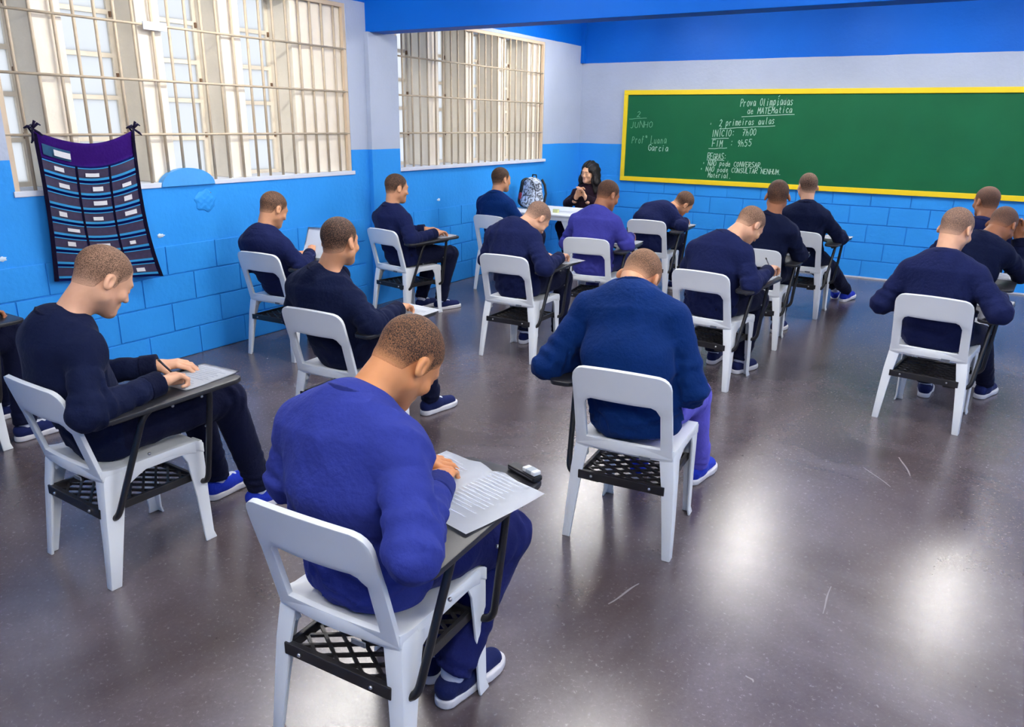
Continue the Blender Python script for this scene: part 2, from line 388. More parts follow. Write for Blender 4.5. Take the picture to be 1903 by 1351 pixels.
# ------------------------------------------------------------------ blackboard
def blackboard():
    X0, X1, Z0, Z1 = .622, 5.42, .942, 2.038
    t = tag(empty('chalkboard', ((X0+X1)/2, YB-.01, Z0)), 'long green chalkboard with a yellow frame on the far wall', 'chalkboard')
    dx = -(X0+X1)/2
    gm = mat('green board enamel', (12, 88, 54), rough=.6, spec=.2, noise=.22, nscale=2.2, detail=8)
    obj('panel', box((X0+.04+dx, -.012, .04), (X1-.04+dx, .004, Z1-Z0-.04)), gm, t)
    ym = mat('yellow frame paint', (236, 206, 22), rough=.45, noise=.06, nscale=6)
    H = Z1-Z0
    for lo, hi in (((X0, 0), (X1, .055)), ((X0, H-.055), (X1, H)), ((X0, .055), (X0+.05, H-.055)), ((X1-.05, .055), (X1, H-.055))):
        obj('frame_rail', box((lo[0]+dx, -.03, lo[1]), (hi[0]+dx, .004, hi[1]), .004), ym, t)
    ch = mat('white chalk', (176, 206, 188), rough=.9); chf = mat('faint chalk', (110, 160, 128), rough=.9)
    G = {  # single-stroke handwriting on a 4 x 6 cell; strokes are polylines
     'A': [[(0,0),(2,6),(4,0)],[(.8,2.2),(3.2,2.2)]], 'C': [[(4,5),(2.5,6),(.6,5),(0,3),(.6,1),(2.4,0),(4,1)]], 'E': [[(4,6),(0,6),(0,0),(4,0)],[(0,3),(3,3)]],
     'F': [[(4,6),(0,6),(0,0)],[(0,3),(3,3)]], 'G': [[(4,5),(2.4,6),(.6,5),(0,3),(.6,1),(2.4,0),(4,1),(4,2.8),(2.4,2.8)]], 'H': [[(0,0),(0,6)],[(4,0),(4,6)],[(0,3),(4,3)]],
     'I': [[(2,0),(2,6)]], 'J': [[(3,6),(3,1.2),(2,0),(.6,.4)]], 'L': [[(0,6),(0,0),(3.6,0)]], 'M': [[(0,0),(.3,6),(2,2.4),(3.7,6),(4,0)]], 'N': [[(0,0),(0,6),(4,0),(4,6)]],
     'O': [[(2,6),(.4,4.8),(0,3),(.5,1),(2,0),(3.5,1),(4,3),(3.5,5),(2,6)]], 'P': [[(0,0),(.3,6),(2.6,6),(3.8,4.8),(2.8,3.2),(.2,2.8)]], 'R': [[(0,0),(0,6),(2.8,6),(3.8,4.6),(2.8,3.2),(0,3),(4,0)]],
     'S': [[(3.8,5.2),(2,6),(.3,4.9),(1,3.5),(3,2.6),(3.8,1.2),(2,0),(0,.8)]], 'T': [[(0,6),(4,6)],[(2,6),(2,0)]], 'U': [[(0,6),(0,1.4),(1.6,0),(3.4,.8),(4,6)]], 'V': [[(0,6),(2,0),(4,6)]],
     'a': [[(3.2,3.4),(1.4,4),(0,2),(1,0),(2.6,.6),(3.3,3.6),(3.6,0)]], 'b': [[(.4,6),(.2,0),(2.4,.2),(3.2,2),(2,3.4),(.3,2.6)]], 'c': [[(3.2,3.2),(1.6,4),(.2,2),(1.4,0),(3.4,.7)]], 'd': [[(3,3),(1.2,3.8),(0,1.8),(1.2,0),(2.8,1),(3.4,6),(3.3,0)]],
     'e': [[(.3,2),(3,2.3),(2.2,3.9),(.6,3.3),(.2,1.2),(1.6,0),(3.4,.8)]], 'f': [[(3.2,5.4),(2,6),(1.4,4.6),(1.2,0)],[(.3,3.4),(2.7,3.4)]], 'h': [[(.3,6),(.2,0)],[(.2,2.4),(1.8,3.8),(3,2.6),(3.1,0)]], 'i': [[(1.4,3.8),(1.4,0)],[(1.4,5),(1.6,5.4)]],
     'l': [[(1.4,6),(1.2,.6),(2,0)]], 'm': [[(0,0),(.2,3.8)],[(.2,2.8),(1.2,3.9),(1.9,2.8),(1.9,0)],[(1.9,2.8),(3,3.9),(3.8,2.8),(3.9,0)]], 'n': [[(.2,0),(.3,3.8)],[(.3,2.6),(1.8,3.9),(3,2.6),(3.1,0)]], 'o': [[(1.8,4),(.3,2.8),(.4,.9),(1.8,0),(3.2,1),(3.2,3),(1.8,4)]],
     'p': [[(.2,-2),(.5,3.8)],[(.4,3),(2.2,4),(3.3,2.4),(2.2,.4),(.4,.8)]], 'r': [[(.5,0),(.6,3.8)],[(.6,2.6),(1.8,3.9),(3,3.5)]], 's': [[(3,3.4),(1.4,4),(.4,3),(2.8,1.2),(1.6,0),(.2,.6)]], 't': [[(1.4,5.6),(1.4,.6),(2.6,0)],[(.2,3.8),(2.8,3.8)]],
     'u': [[(.2,3.8),(.4,.8),(1.6,0),(3,1.2),(3.2,3.8)],[(3.2,1.4),(3.5,0)]], 'v': [[(.2,3.8),(1.6,0),(3.2,3.8)]], 'x': [[(0,0),(3.4,3.8)],[(0,3.8),(3.4,0)]],
     '0': [[(2,6),(.4,4.6),(.3,1.6),(2,0),(3.7,1.4),(3.6,4.6),(2,6)]], '2': [[(.4,4.8),(2,6),(3.6,4.8),(2.6,2.8),(.2,.2),(1.6,.6),(4,0)]], '5': [[(3.6,6),(.6,6),(.4,3.6),(2.4,3.9),(3.7,2),(2.2,0),(.2,.6)]], '7': [[(.2,6),(3.8,6),(1.6,0)],[(.9,3),(3,3)]], '9': [[(3.4,4),(1.6,3),(.4,4.4),(1.8,6),(3.4,5),(3.2,2),(2,0)]],
     ':': [[(1.8,1),(2,1.6)],[(1.8,4),(2,4.6)]], ',': [[(1.6,.6),(1,-1)]], '.': [[(1.4,0),(1.7,.4)]], '*': [[(1.2,2),(1.6,3.6),(2,2.2),(1.5,2.4),(1.7,3.2)]], "'": [[(1,6.4),(2.6,7.6)]], '~': [[(.2,6.8),(1.4,7.6),(2.6,6.9),(3.8,7.6)]], 'o^': [], '-': [[(0,3),(3,3)]], 'ª': [[(2.4,5.4),(1,6.2),(.6,5),(1.8,4.4),(2.5,6),(2.8,4.4)]],
    }
    def ribbon(bm, a, b, w):
        d = (b-a); 
        if d.length < 1e-5: return
        n = Vector((-d.y, d.x)).normalized()*w/2; e = d.normalized()*w*.25; a = a-e; b = b+e
        y = -.0135
        vs = [bm.verts.new((p.x, y, p.y)) for p in (a+n, b+n, b-n, a-n)]; bm.faces.new(vs)
        vs2 = [bm.verts.new((p.x, y+.001, p.y)) for p in (a+n, b+n, b-n, a-n)]
        for k in range(4): bm.faces.new((vs[k], vs[(k+1) % 4], vs2[(k+1) % 4], vs2[k]))
    def write(s, x0, z0, x1, h, slope=0, w=.0062, m=ch, ul=None):
        bm = bmesh.new(); n = len(s.replace("'", '').replace('~', '')); cw = (x1-x0)/max(n, 1); k = 0; rr = random.Random(s)
        for c in s:
            if c in "'~": at = k-1
            else: at = k; k += 1
            jx, jz, js = rr.uniform(-.05, .05)*cw, rr.uniform(-.04, .04)*h, rr.uniform(.9, 1.08)
            for st in G.get(c, []):
                P = [Vector((x0+dx+at*cw+jx+(px*.19+py*.02)*cw*js, z0-Z0+jz+slope*(at*cw)+py/6*h*js)) for px, py in st]
                for a, b in zip(P, P[1:]): ribbon(bm, a, b, w)
        if ul:
            P = [Vector((ul[0]+dx+(ul[1]-ul[0])*q/6, ul[2]-Z0+(ul[3]-ul[2])*q/6+rr.uniform(-.003, .003))) for q in range(7)]
            for a, b in zip(P, P[1:]): ribbon(bm, a, b, w)
        link('writing', from_bm('writing', bm, m), t)['kind'] = 'stuff'
    write('2', .80, 1.72, .86, .07, m=chf, ul=(.70, .93, 1.695, 1.71))
    write('JUNHO', .72, 1.59, 1.03, .075, m=chf, slope=.05)
    write('Profª Luana', .755, 1.405, 1.22, .085, slope=.02, m=chf)
    write('Garcia', .98, 1.32, 1.25, .075, m=ch)
    write('Prova Olimpi\'adas', 2.08, 1.85, 2.68, .085, slope=.03)
    write('de MATEMa\'tica', 2.17, 1.765, 2.68, .07, slope=.04, ul=(2.11, 2.70, 1.735, 1.765))
    write('*  2 primeiras aulas', 1.74, 1.62, 2.50, .075, slope=.055, ul=(1.86, 2.50, 1.595, 1.64))
    write('INI\'CIO:  7h00', 1.77, 1.505, 2.30, .075, slope=.05, ul=(1.78, 1.98, 1.482, 1.494))
    write('FIM  : 9h55', 1.79, 1.39, 2.26, .075, slope=.04, ul=(1.75, 1.97, 1.365, 1.38))
    write('REGRAS:', 1.745, 1.245, 1.98, .07, ul=(1.74, 1.95, 1.232, 1.236))
    write('* NA~O pode CONVERSAR,', 1.69, 1.17, 2.42, .058)
    write('* NA~O pode CONSULTAR NENHUM.', 1.67, 1.10, 2.64, .058)
    write('Material.', 1.77, 1.03, 2.06, .058)
blackboard()

# ------------------------------------------------------------------ pocket organiser hanging from the window bars
def organiser():
    Y0 = 2.75; t = tag(empty('pocket_organizer', (0.03, Y0, .6)), 'purple and navy hanging pocket organiser with clear phone pockets tied to the window bars', 'pocket organizer')
    def S(u, v, off=0.):
        """u across 0..1, v up 0..1"""
        yl = -.30+.012*math.sin(2.6*v)-.012*(1-v); yr = .315+.055*(1-v)**3-.035*math.sin(math.pi*v)*.6
        top = 1.552-.6-.075*max(0, math.sin(math.pi*u)); bot = .04+.05*(1-u)-.02*u
        z = bot+(top-bot)*v - .03*math.sin(math.pi*u)*(1-v)*v*2 + .03*u*u*(1-v)*0
        x = .018+.03*math.sin(math.pi*u)*(.35+.65*v)*.6+.01*math.sin(5*u+4*v)+.05*(1-v)*u*u
        return Vector((x+off, yl+(yr-yl)*u, z))
    def patch(u0, u1, v0, v1, off, nu=6, nv=4, thick=.002):
        b = add_grid(bmesh.new(), lambda a, c: S(u0+(u1-u0)*a, v0+(v1-v0)*c, off), nu, nv)
        bmesh.ops.solidify(b, geom=b.faces[:], thickness=thick); return b
    purple = cloth('purple organiser cloth', (58, 24, 116), .2); navy = cloth('navy organiser cloth', (18, 24, 96), .2); dark = cloth('dark binding tape', (22, 18, 44), .1)
    b = patch(0, 1, .845, 1, 0, 24, 6, .003); link('header_cloth', from_bm('header_cloth', b, purple, True), t)
    b = patch(0, 1, 0, .845, 0, 24, 30, .003); link('back_cloth', from_bm('back_cloth', b, navy, True), t)
    cyan = mat('cyan piping', (54, 172, 226), rough=.6); clear = mat('cloudy clear vinyl', (70, 60, 92), rough=.42, noise=.35, nscale=40, spec=.5)
    slip = mat('white paper slip', (250, 250, 252), rough=.8)
    rr = random.Random(3)
    rows = 8; cols = [(.035, .335), (.36, .665), (.69, .965)]
    for r in range(rows):
        v1 = .83-r*.104; v0 = v1-.078
        for c, (a, d) in enumerate(cols):
            p = link('pocket', from_bm('pocket', patch(a, d, v0, v1, .006, 5, 3), clear), t)
            link('piping', from_bm('piping', patch(a, d, v0-.004, v0+.012, .009, 5, 1, .004), cyan), p)
            link('piping', from_bm('piping', patch(a, d, v1-.004, v1+.003, .009, 5, 1, .004), cyan), p)
            if rr.random() < .86:
                s0 = a+(d-a)*rr.uniform(.2, .42); s1 = min(d-.02, s0+(d-a)*rr.uniform(.18, .5)); h = rr.uniform(.022, .034); z = v0+rr.uniform(.020, .030)
                link('paper_slip', from_bm('paper_slip', patch(s0, s1, z, z+h, .016, 3, 1, .001), slip), p)
    for a, d in ((-.004, .03), (.337, .358), (.667, .688), (.968, 1.004)):
        link('binding', from_bm('binding', patch(a, d, 0 if a in (-.004, .968) else .0, .84 if .3 < a < .7 else .985, .010, 2, 24, .004), dark), t)
    lb = link('name_pocket', from_bm('name_pocket', patch(.06, .31, .865, .935, .006, 5, 2), mat('teal vinyl', (44, 100, 140), rough=.3, noise=.3, nscale=40)), t)
    link('paper_slip', from_bm('paper_slip', patch(.15, .30, .878, .918, .016, 4, 1, .001), slip), lb)
    for u, yy in ((.0, -1), (1, 1)):
        P = S(u, 1); b = bmesh.new()
        add_tube(b, [P+Vector((.004, 0, -.02)), P+Vector((-.03, 0, .012)), P+Vector((-.06, .008, .02)), P+Vector((-.03, .016, .03)), P+Vector((.006, .004, .012))], .006, 6)
        for dx, dz in ((.045, .028), (-.05, .012), (.05, -.03), (-.02, -.07), (.02, .045)):
            add_tube(b, [P+Vector((.008, 0, .01)), P+Vector((.018, dx*.6, .012+dz*.9)), P+Vector((.012, dx, dz))], .006, 6, radii=[.006, .008, .004])
        link('tie_ribbon', from_bm('tie_ribbon', b, dark, True), t)
organiser()

# ------------------------------------------------------------------ tablet-arm chairs
TABZ = .672
def chair_parts():
    P = []
    # backrest: stiles, top band and an open middle, curved in plan and leaning back
    zs = [.36, .40, .44, .452, .462, .50, .55, .60, .618, .628, .636, .65, .68, .71, .73, .743, .752, .757]
    def hw(z):
        r = .045; w = .197-.004*(z-.36)/.4
        if z > .757-r: d = z-(.757-r); w = w-r+math.sqrt(max(0, r*r-d*d))
        return w
    def hi(z):
        if z < .636 and z > .60: d = (z-.596)/.04; return .147-.03*(1-math.sqrt(max(0, 1-min(1, d)**2)))
        if z >= .636: return .117+.03*min(1, (z-.636)/.02)
        return .150
    def yb(x, z):
        y = .052-.062*max(0, (z-.36))/.24 if z < .60 else -.010-.045*(z-.60)/.157
        return y-.022*(1-(x/.2)**2)*(1 if z > .6 else .45)
    bm = bmesh.new(); rows = []
    for z in zs:
        a, b = hw(z), min(hi(z), hw(z)-.012)
        xs = [-a+(a-b)*k/3 for k in range(3)]+[-b+2*b*k/8 for k in range(9)]+[b+(a-b)*k/3 for k in range(1, 4)]
        crown = lambda x: .012*(1-(x/.2)**2) if z > .70 else 0
        rows.append([bm.verts.new((x, yb(x, z), z+crown(x))) for x in xs])
    for i in range(len(zs)-1):
        hole = zs[i] >= .452-1e-6 and zs[i+1] <= .636+1e-6
        low = zs[i+1] <= .452+1e-6
        for k in range(14):
            if 3 <= k < 11 and (hole or zs[i] < .395): continue
            if low and zs[i] < .395 and 3 <= k < 11: continue
            bm.faces.new((rows[i][k], rows[i][k+1], rows[i+1][k+1], rows[i+1][k]))
    bm.verts.ensure_lookup_table()
    for v in [v for v in bm.verts if not v.link_faces]: bm.verts.remove(v)
    P.append(('backrest', baked('backrest', bm, M_PLASTIC, [('SOLIDIFY', dict(thickness=.016, offset=0)), ('BEVEL', dict(width=.005, segments=2, limit_method='ANGLE')), ]), None))
    # seat pan with turned-down rim
    def seat(u, v):
        x = -.2+.4*u; y = .03+.405*v
        w = .5+.5*math.cos(math.pi*min(1, abs(u-.5)*2)**3); ed = max(abs(u-.5)*2, 1-2*v if v < .5 else 0)
        z = .437-.010*math.sin(math.pi*u)*math.sin(math.pi*min(1, v*1.1))
        if v > .9: z -= .018*((v-.9)/.1)**2
        if v < .12: z += .012*(1-v/.12)
        y -= .02*math.sin(math.pi*u)*(1-v)
        return Vector((x, y, z))
    bm = add_grid(bmesh.new(), seat, 14, 14)
    edge = [e for e in bm.edges if e.is_boundary]
    r = bmesh.ops.extrude_edge_only(bm, edges=edge)
    for v in [g for g in r['geom'] if isinstance(g, bmesh.types.BMVert)]: v.co.z -= .04
    P.append(('seat', baked('seat', bm, M_PLASTIC, [('SOLIDIFY', dict(thickness=.008, offset=-1)), ('BEVEL', dict(width=.006, segments=2, limit_method='ANGLE', angle_limit=.9))]), None))
    # legs: angle sections that taper to the floor
    def ell(x, y, z, ax, ay, t, sx, sy):
        """L section with its corner at x, y; arms run to -sx and sy"""
        return [(x, y, z), (x-sx*ax, y, z), (x-sx*ax, y+sy*t, z), (x-sx*t, y+sy*t, z), (x-sx*t, y+sy*ay, z), (x, y+sy*ay, z)]
    for s in (-1, 1):
        bm = bmesh.new()
        secs = [(s*.228, -.012, 0, .034, .040), (s*.222, .004, .15, .043, .054), (s*.213, .018, .30, .051, .072), (s*.203, .030, .395, .057, .096), (s*.199, .040, .432, .056, .115)]
        add_prism(bm, [ell(x, y, z, a, b, .012, s, 1) for x, y, z, a, b in secs])
        P.append(('leg', baked('leg', bm, M_PLASTIC, [('BEVEL', dict(width=.004, segments=2, limit_method='ANGLE', angle_limit=.7))]), None))
        bm = bmesh.new()
        secs = [(s*.204, .448, 0, .044, .050), (s*.198, .440, .03, .036, .042), (s*.197, .436, .2, .044, .052), (s*.198, .434, .36, .054, .075), (s*.198, .432, .43, .060, .11)]
        add_prism(bm, [ell(x, y, z, a, b, .010, s, -1) for x, y, z, a, b in secs])
        P.append(('leg', baked('leg', bm, M_PLASTIC, [('BEVEL', dict(width=.004, segments=2, limit_method='ANGLE', angle_limit=.7))]), None))
        bm = bmesh.new(); n = 10; top, bot = [], []
        for k in range(n+1):
            y = .10+.30*k/n; top.append((y, .434)); bot.append((y, .385+.03*math.sin(math.pi*k/n)-.035*(1-k/n)**3))
        add_prism(bm, [[(s*xx, y, z) for y, z in top]+[(s*xx, y, z) for y, z in bot[::-1]] for xx in (.190, .201)])
        P.append(('side_rail', baked('side_rail', bm, M_PLASTIC, [('BEVEL', dict(width=.003, segments=2, limit_method='ANGLE', angle_limit=.7))]), None))
    # book rack under the seat: moulded frame with a diamond lattice
    bm = bmesh.new(); zr = .285
    for lo, hi2 in (((-.178, .012, zr-.022), (.178, .030, zr+.014)), ((-.178, .385, zr-.018), (.178, .400, zr+.010)), ((-.178, .030, zr-.018), (-.163, .385, zr+.012)), ((.163, .030, zr-.018), (.178, .385, zr+.012))):
        add_box(bm, lo, hi2, .003)
    P.append(('rack_frame', from_bm('rack_frame', bm, M_RACK), None))
    bm = bmesh.new(); a = math.radians(33)
    for sgn in (1, -1):
        for k in range(-9, 18):
            c = k*.052
            pts = []
            for t in [q/60 for q in range(61)]:
                x = -.165+.33*t; y = .03+c+sgn*(x if sgn > 0 else x)*math.tan(a)*1.0
                if .03 <= y <= .386: pts.append((x, y))
            if len(pts) > 1 and (Vector(pts[0])-Vector(pts[-1])).length > .02:
                p, q = Vector((*pts[0], zr-.008)), Vector((*pts[-1], zr-.008)); d = (q-p).normalized(); nn = Vector((-d.y, d.x, 0))*.0045
                add_prism(bm, [[e+nn+Vector((0, 0, .009)), e-nn+Vector((0, 0, .009)), e-nn, e+nn] for e in (p, q)])
    P.append(('rack_lattice', from_bm('rack_lattice', bm, M_RACK), 'rack_frame'))
    # sticker, bolts
    P.append(('sticker', from_bm('sticker', box((.075, -.004, .405), (.118, .0005, .418)), M_STICKER), None))
    bb = bmesh.new(); bmesh.ops.create_icosphere(bb, subdivisions=2, radius=.006); bolt = from_bm('bolt', bb, M_STEEL, True)
    return P, bolt
def tablet_parts(s):
    """s = 1: tablet on the sitter's right; -1: on the left"""
    P = []
    out = [(.318, .53), (.300, .565), (.06, .572), (.035, .55), (.030, .36), (.10, .30), (.185, .20), (.205, .02), (.225, -.01), (.295, -.012), (.316, .02)]
    V = [Vector(p) for p in out]; rnd = []
    for i in range(len(V)):
        a, b, c = V[i-1], V[i], V[(i+1) % len(V)]
        u = (a-b).normalized(); w = (c-b).normalized(); r = min(.02, (a-b).length*.4, (c-b).length*.4)
        for k in range(4):
            t = k/3; rnd.append((b+u*r)*(1-t)**2+b*2*t*(1-t)+(b+w*r)*t*t)
    tz = lambda y: TABZ+.022*(y-.28)
    bm = bmesh.new(); add_prism(bm, [[(s*p.x, p.y, tz(p.y)+dz) for p in rnd] for dz in (-.018, 0)])
    P.append(('tablet', baked('tablet', bm, M_BOARD_TOP, [('BEVEL', dict(width=.004, segments=2, limit_method='ANGLE', angle_limit=.7))]), None))
    for top, dn, bt in (((.262, .215, TABZ-.02), (.262, .17, TABZ-.05), (.232, .045, .262)), ((.262, .44, TABZ-.016), (.258, .445, TABZ-.05), (.232, .415, .262))):
        path = bend_path([Vector((s*top[0], top[1], top[2])), Vector((s*dn[0], dn[1], dn[2])), Vector((s*bt[0], bt[1], bt[2])), Vector((s*.10, bt[1] if bt[1] > .2 else .05, .255))], .045, 6)
        P.append(('tablet_post', from_bm('tablet_post', add_tube(bmesh.new(), path, .0115, 10), M_BLACK, True), None))
    path = bend_path([Vector((s*.262, .06, TABZ-.034)), Vector((s*.262, .46, TABZ-.024))], .02)
    P.append(('tablet_bar', from_bm('tablet_bar', add_tube(bmesh.new(), path, .0115, 8), M_BLACK, True), None))
    return P
CH_PARTS, BOLT = chair_parts()
TAB_R, TAB_L = tablet_parts(1), tablet_parts(-1)
def chair(x, y, deg, label, left=False, tablet=True, group='white tablet-arm chairs'):
    t = tag(empty('tablet_arm_chair' if tablet else 'plastic_chair', (x, y, 0), math.radians(deg)), label, 'chair', group)
    made = {}
    for n, me, par in CH_PARTS:
        if not tablet and n.startswith('rack'): continue
        o = link(n, me, made.get(par, t)); made[n] = o
    if tablet:
        s = -1 if left else 1
        for n, me, par in (TAB_L if left else TAB_R): link(n, me, t)
        for bx, by, bz in ((s*.237, .19, .47), (s*.237, .43, .50), (-.12, .008, .283), (.12, .008, .283), (s*.275, .40, TABZ-.035), (s*.275, .28, TABZ-.037)):
            o = link('bolt', BOLT, t); o.location = (bx, by, bz)
    return t

# ------------------------------------------------------------------ people: continuous surfaces grown from implicit fields
F32 = np.float32
def v3(p): return np.array(p, dtype=F32)
def cap(p, a, b, r1, r2, lat=None, k=1.0):
    """tapered capsule; with lat the cross-section is k times wider along that axis"""
    a, b = v3(a), v3(b); pa = p-a; ba = b-a
    if lat is not None:
        f = F32(1-1/k); pa = pa-(pa@lat)[:, None]*lat*f; ba = ba-(ba@lat)*lat*f
    h = np.clip(pa@ba/max(float(ba@ba), 1e-9), 0, 1)
    return np.linalg.norm(pa-h[:, None]*ba, axis=1)-(r1+(r2-r1)*h)
def ell(p, c, r, R=None):
    q = p-v3(c)
    if R is not None: q = q@R
    r = v3(r); k0 = np.linalg.norm(q/r, axis=1); k1 = np.linalg.norm(q/(r*r), axis=1)
    return k0*(k0-1)/np.maximum(k1, 1e-6)
def smin(a, b, k):
    h = np.maximum(k-np.abs(a-b), 0)/k
    return np.minimum(a, b)-h*h*k*F32(.25)
def smax(a, b, k): return -smin(-a, -b, k)
CORN = np.array([(i, j, k) for i in (0, 1) for j in (0, 1) for k in (0, 1)])
EDG = [(a, b) for a in range(8) for b in range(a+1, 8) if abs(CORN[a]-CORN[b]).sum() == 1]
def mesh_field(f, lo, hi, h, B=6, slack=.012):
    lo = np.array(lo, float); n = np.maximum(((np.array(hi)-lo)/h/B).astype(int)+1, 1); dims = n*B
    bc = np.stack(np.meshgrid(*[np.arange(k) for k in n], indexing='ij'), -1).reshape(-1, 3)
    d = f((lo+(bc*B+(B-1)/2)*h).astype(F32))
    act = np.abs(d) < B*h*.88*1.12+slack
    D = np.empty((n[0], B, n[1], B, n[2], B), F32)
    D[:] = np.where(d > 0, 1, -1).astype(F32).reshape(n[0], 1, n[1], 1, n[2], 1)
    off = np.stack(np.meshgrid(*[np.arange(B)]*3, indexing='ij'), -1).reshape(-1, 3)
    ab = bc[act]
    pts = (lo+((ab*B)[:, None, :]+off[None])*h).reshape(-1, 3).astype(F32)
    val = np.concatenate([f(pts[i:i+400000]) for i in range(0, len(pts), 400000)]) if len(pts) else np.zeros(0, F32)
    Dt = D.transpose(0, 2, 4, 1, 3, 5)
    Dt[ab[:, 0], ab[:, 1], ab[:, 2]] = val.reshape(-1, B, B, B)
    D = D.reshape(dims)
    ins = D < 0
    cnt = np.zeros(dims-1, np.int8)
    for c in CORN: cnt += ins[c[0]:dims[0]-1+c[0], c[1]:dims[1]-1+c[1], c[2]:dims[2]-1+c[2]]
    cells = np.argwhere((cnt > 0) & (cnt < 8))
    if len(cells) == 0: return np.zeros((0, 3)), np.zeros((0, 4), int)
    idx = np.full(dims-1, -1, np.int32); idx[cells[:, 0], cells[:, 1], cells[:, 2]] = np.arange(len(cells))
    cv = np.stack([D[cells[:, 0]+c[0], cells[:, 1]+c[1], cells[:, 2]+c[2]] for c in CORN], 1)
    acc = np.zeros((len(cells), 3)); m = np.zeros(len(cells))
    for a, b in EDG:
        va, vb = cv[:, a], cv[:, b]; x = (va < 0) != (vb < 0)
        t = np.where(x, va/np.where(x, va-vb, 1), 0)
        acc += x[:, None]*(CORN[a]+t[:, None]*(CORN[b]-CORN[a])); m += x
    V = lo+(cells+acc/m[:, None])*h
    Q = []
    for ax in range(3):
        o1, o2 = [(1, 2), (2, 0), (0, 1)][ax]
        sl0 = [slice(None)]*3; sl1 = [slice(None)]*3
        sl0[ax] = slice(0, -1); sl1[ax] = slice(1, None)
        ch = ins[tuple(sl0)] != ins[tuple(sl1)]
        e = np.argwhere(ch)
        ok = (e[:, o1] >= 1) & (e[:, o2] >= 1) & (e[:, o1] < dims[o1]-1) & (e[:, o2] < dims[o2]-1); e = e[ok]
        if len(e) == 0: continue
        fl = ins[e[:, 0], e[:, 1], e[:, 2]]
        def g(a, b):
            q = e.copy(); q[:, o1] += a; q[:, o2] += b; return idx[q[:, 0], q[:, 1], q[:, 2]]
        q = np.stack([g(-1, -1), g(0, -1), g(0, 0), g(-1, 0)], 1)
        q[~fl] = q[~fl][:, ::-1]; Q.append(q)
    Q = np.concatenate(Q); Q = Q[(Q >= 0).all(1)]
    return V, Q
def to_mesh(name, V, Q, m, tint=None):
    me = bpy.data.meshes.new(name); n = len(Q)
    me.vertices.add(len(V)); me.vertices.foreach_set('co', np.asarray(V, F32).ravel())
    me.loops.add(4*n); me.loops.foreach_set('vertex_index', np.asarray(Q, np.int32).ravel())
    me.polygons.add(n); me.polygons.foreach_set('loop_start', np.arange(0, 4*n, 4, dtype=np.int32))
    me.update(calc_edges=True)
    me.polygons.foreach_set('use_smooth', np.ones(n, bool))
    if tint is not None:
        a = me.color_attributes.new('tint', 'FLOAT_COLOR', 'POINT')
        c = np.ones((len(V), 4), F32); c[:, :3] = tint if tint.ndim == 2 else tint[:, None]; a.data.foreach_set('color', c.ravel())
    me.materials.append(m); me.validate(); return me
def rot_head(yaw, pitch, roll):
    return np.array(Euler((math.radians(-pitch), math.radians(roll), 0), 'XYZ').to_matrix().to_4x4().to_3x3()) if False else \
        np.array((Matrix.Rotation(math.radians(yaw), 3, 'Z') @ Matrix.Rotation(math.radians(-pitch), 3, 'X') @ Matrix.Rotation(math.radians(roll), 3, 'Y')))
RE = {s: np.array(Euler((math.radians(-12), math.radians(-18*s), math.radians(16*s))).to_matrix(), F32) for s in (-1, 1)}
def f_skull(q):
    d = ell(q, (0, -.014, .030), (.0755, .097, .086))
    d = smin(d, ell(q, (0, .034, -.028), (.059, .060, .084)), .035)
    d = smin(d, cap(q, (-.046, .012, -.058), (0, .068, -.092), .026, .022), .03)
    d = smin(d, cap(q, (.046, .012, -.058), (0, .068, -.092), .026, .022), .03)
    return d
def f_head(q):
    d = f_skull(q)
    d = smin(d, cap(q, (-.030, .080, .020), (.030, .080, .020), .012, .012), .02)
    for s in (-1, 1):
        d = smax(d, -ell(q, (s*.031, .101, -.001), (.017, .014, .012)), .014)
        d = smin(d, ell(q, (s*.031, .079, -.002), (.0135, .0135, .0125)), .004)
        d = smin(d, ell(q, (s*.045, .066, -.030), (.020, .018, .018)), .02)
    d = smin(d, cap(q, (0, .090, .004), (0, .108, -.030), .007, .012), .014)
    for s in (-1, 1): d = smin(d, ell(q, (s*.011, .102, -.034), (.008, .010, .007)), .006)
    d = smin(d, cap(q, (-.017, .089, -.057), (.017, .089, -.057), .0065, .0065), .008)
    d = smin(d, cap(q, (-.015, .088, -.068), (.015, .088, -.068), .0075, .0075), .008)
    d = smin(d, ell(q, (0, .083, -.098), (.020, .016, .016)), .02)
    for s in (-1, 1):
        c = (s*.0805, -.012, -.008)
        e = ell(q, c, (.011, .021, .034), RE[s])
        e = smax(e, -ell(q, (s*.0935, -.006, -.003), (.013, .012, .022), RE[s]), .005)
        d = smin(d, e, .008)
    return d
HL = np.array([(-.2, -.070), (-.085, -.066), (-.055, -.058), (-.038, -.050), (-.026, -.010), (-.012, .012), (.004, .010), (.014, -.020), (.022, -.022), (.026, .004), (.046, .024), (.060, .050), (.080, .060), (.2, .062)])
def f_hairline(q): return np.interp(q[:, 1], HL[:, 0], HL[:, 1]).astype(F32)-q[:, 2]
def head_tint(q):
    c = np.ones((len(q), 3), F32)
    x, y, z = np.abs(q[:, 0]), q[:, 1], q[:, 2]
    brow = np.clip(1-np.abs(z-(.021-.10*(x-.03)**2/.03))/.0055, 0, 1)*(x > .012)*(x < .046)*(y > .055)
    c *= (1-.72*brow)[:, None]
    lash = np.clip(1-np.abs(z+.006)/.003, 0, 1)*(x > .018)*(x < .045)*(y > .07); c *= (1-.6*lash)[:, None]
    lip = np.clip(1-np.abs(z+.062)/.012, 0, 1)*np.clip(1-x/.024, 0, 1)*(y > .08)
    c *= 1-lip[:, None]*np.array([.12, .42, .35], F32)
    return c
FING = [(-.030, .084, (.040, .024, .020), .0088), (-.010, .090, (.045, .028, .021), .0090), (.011, .087, (.041, .026, .020), .0086), (.030, .078, (.032, .020, .018), .0076)]
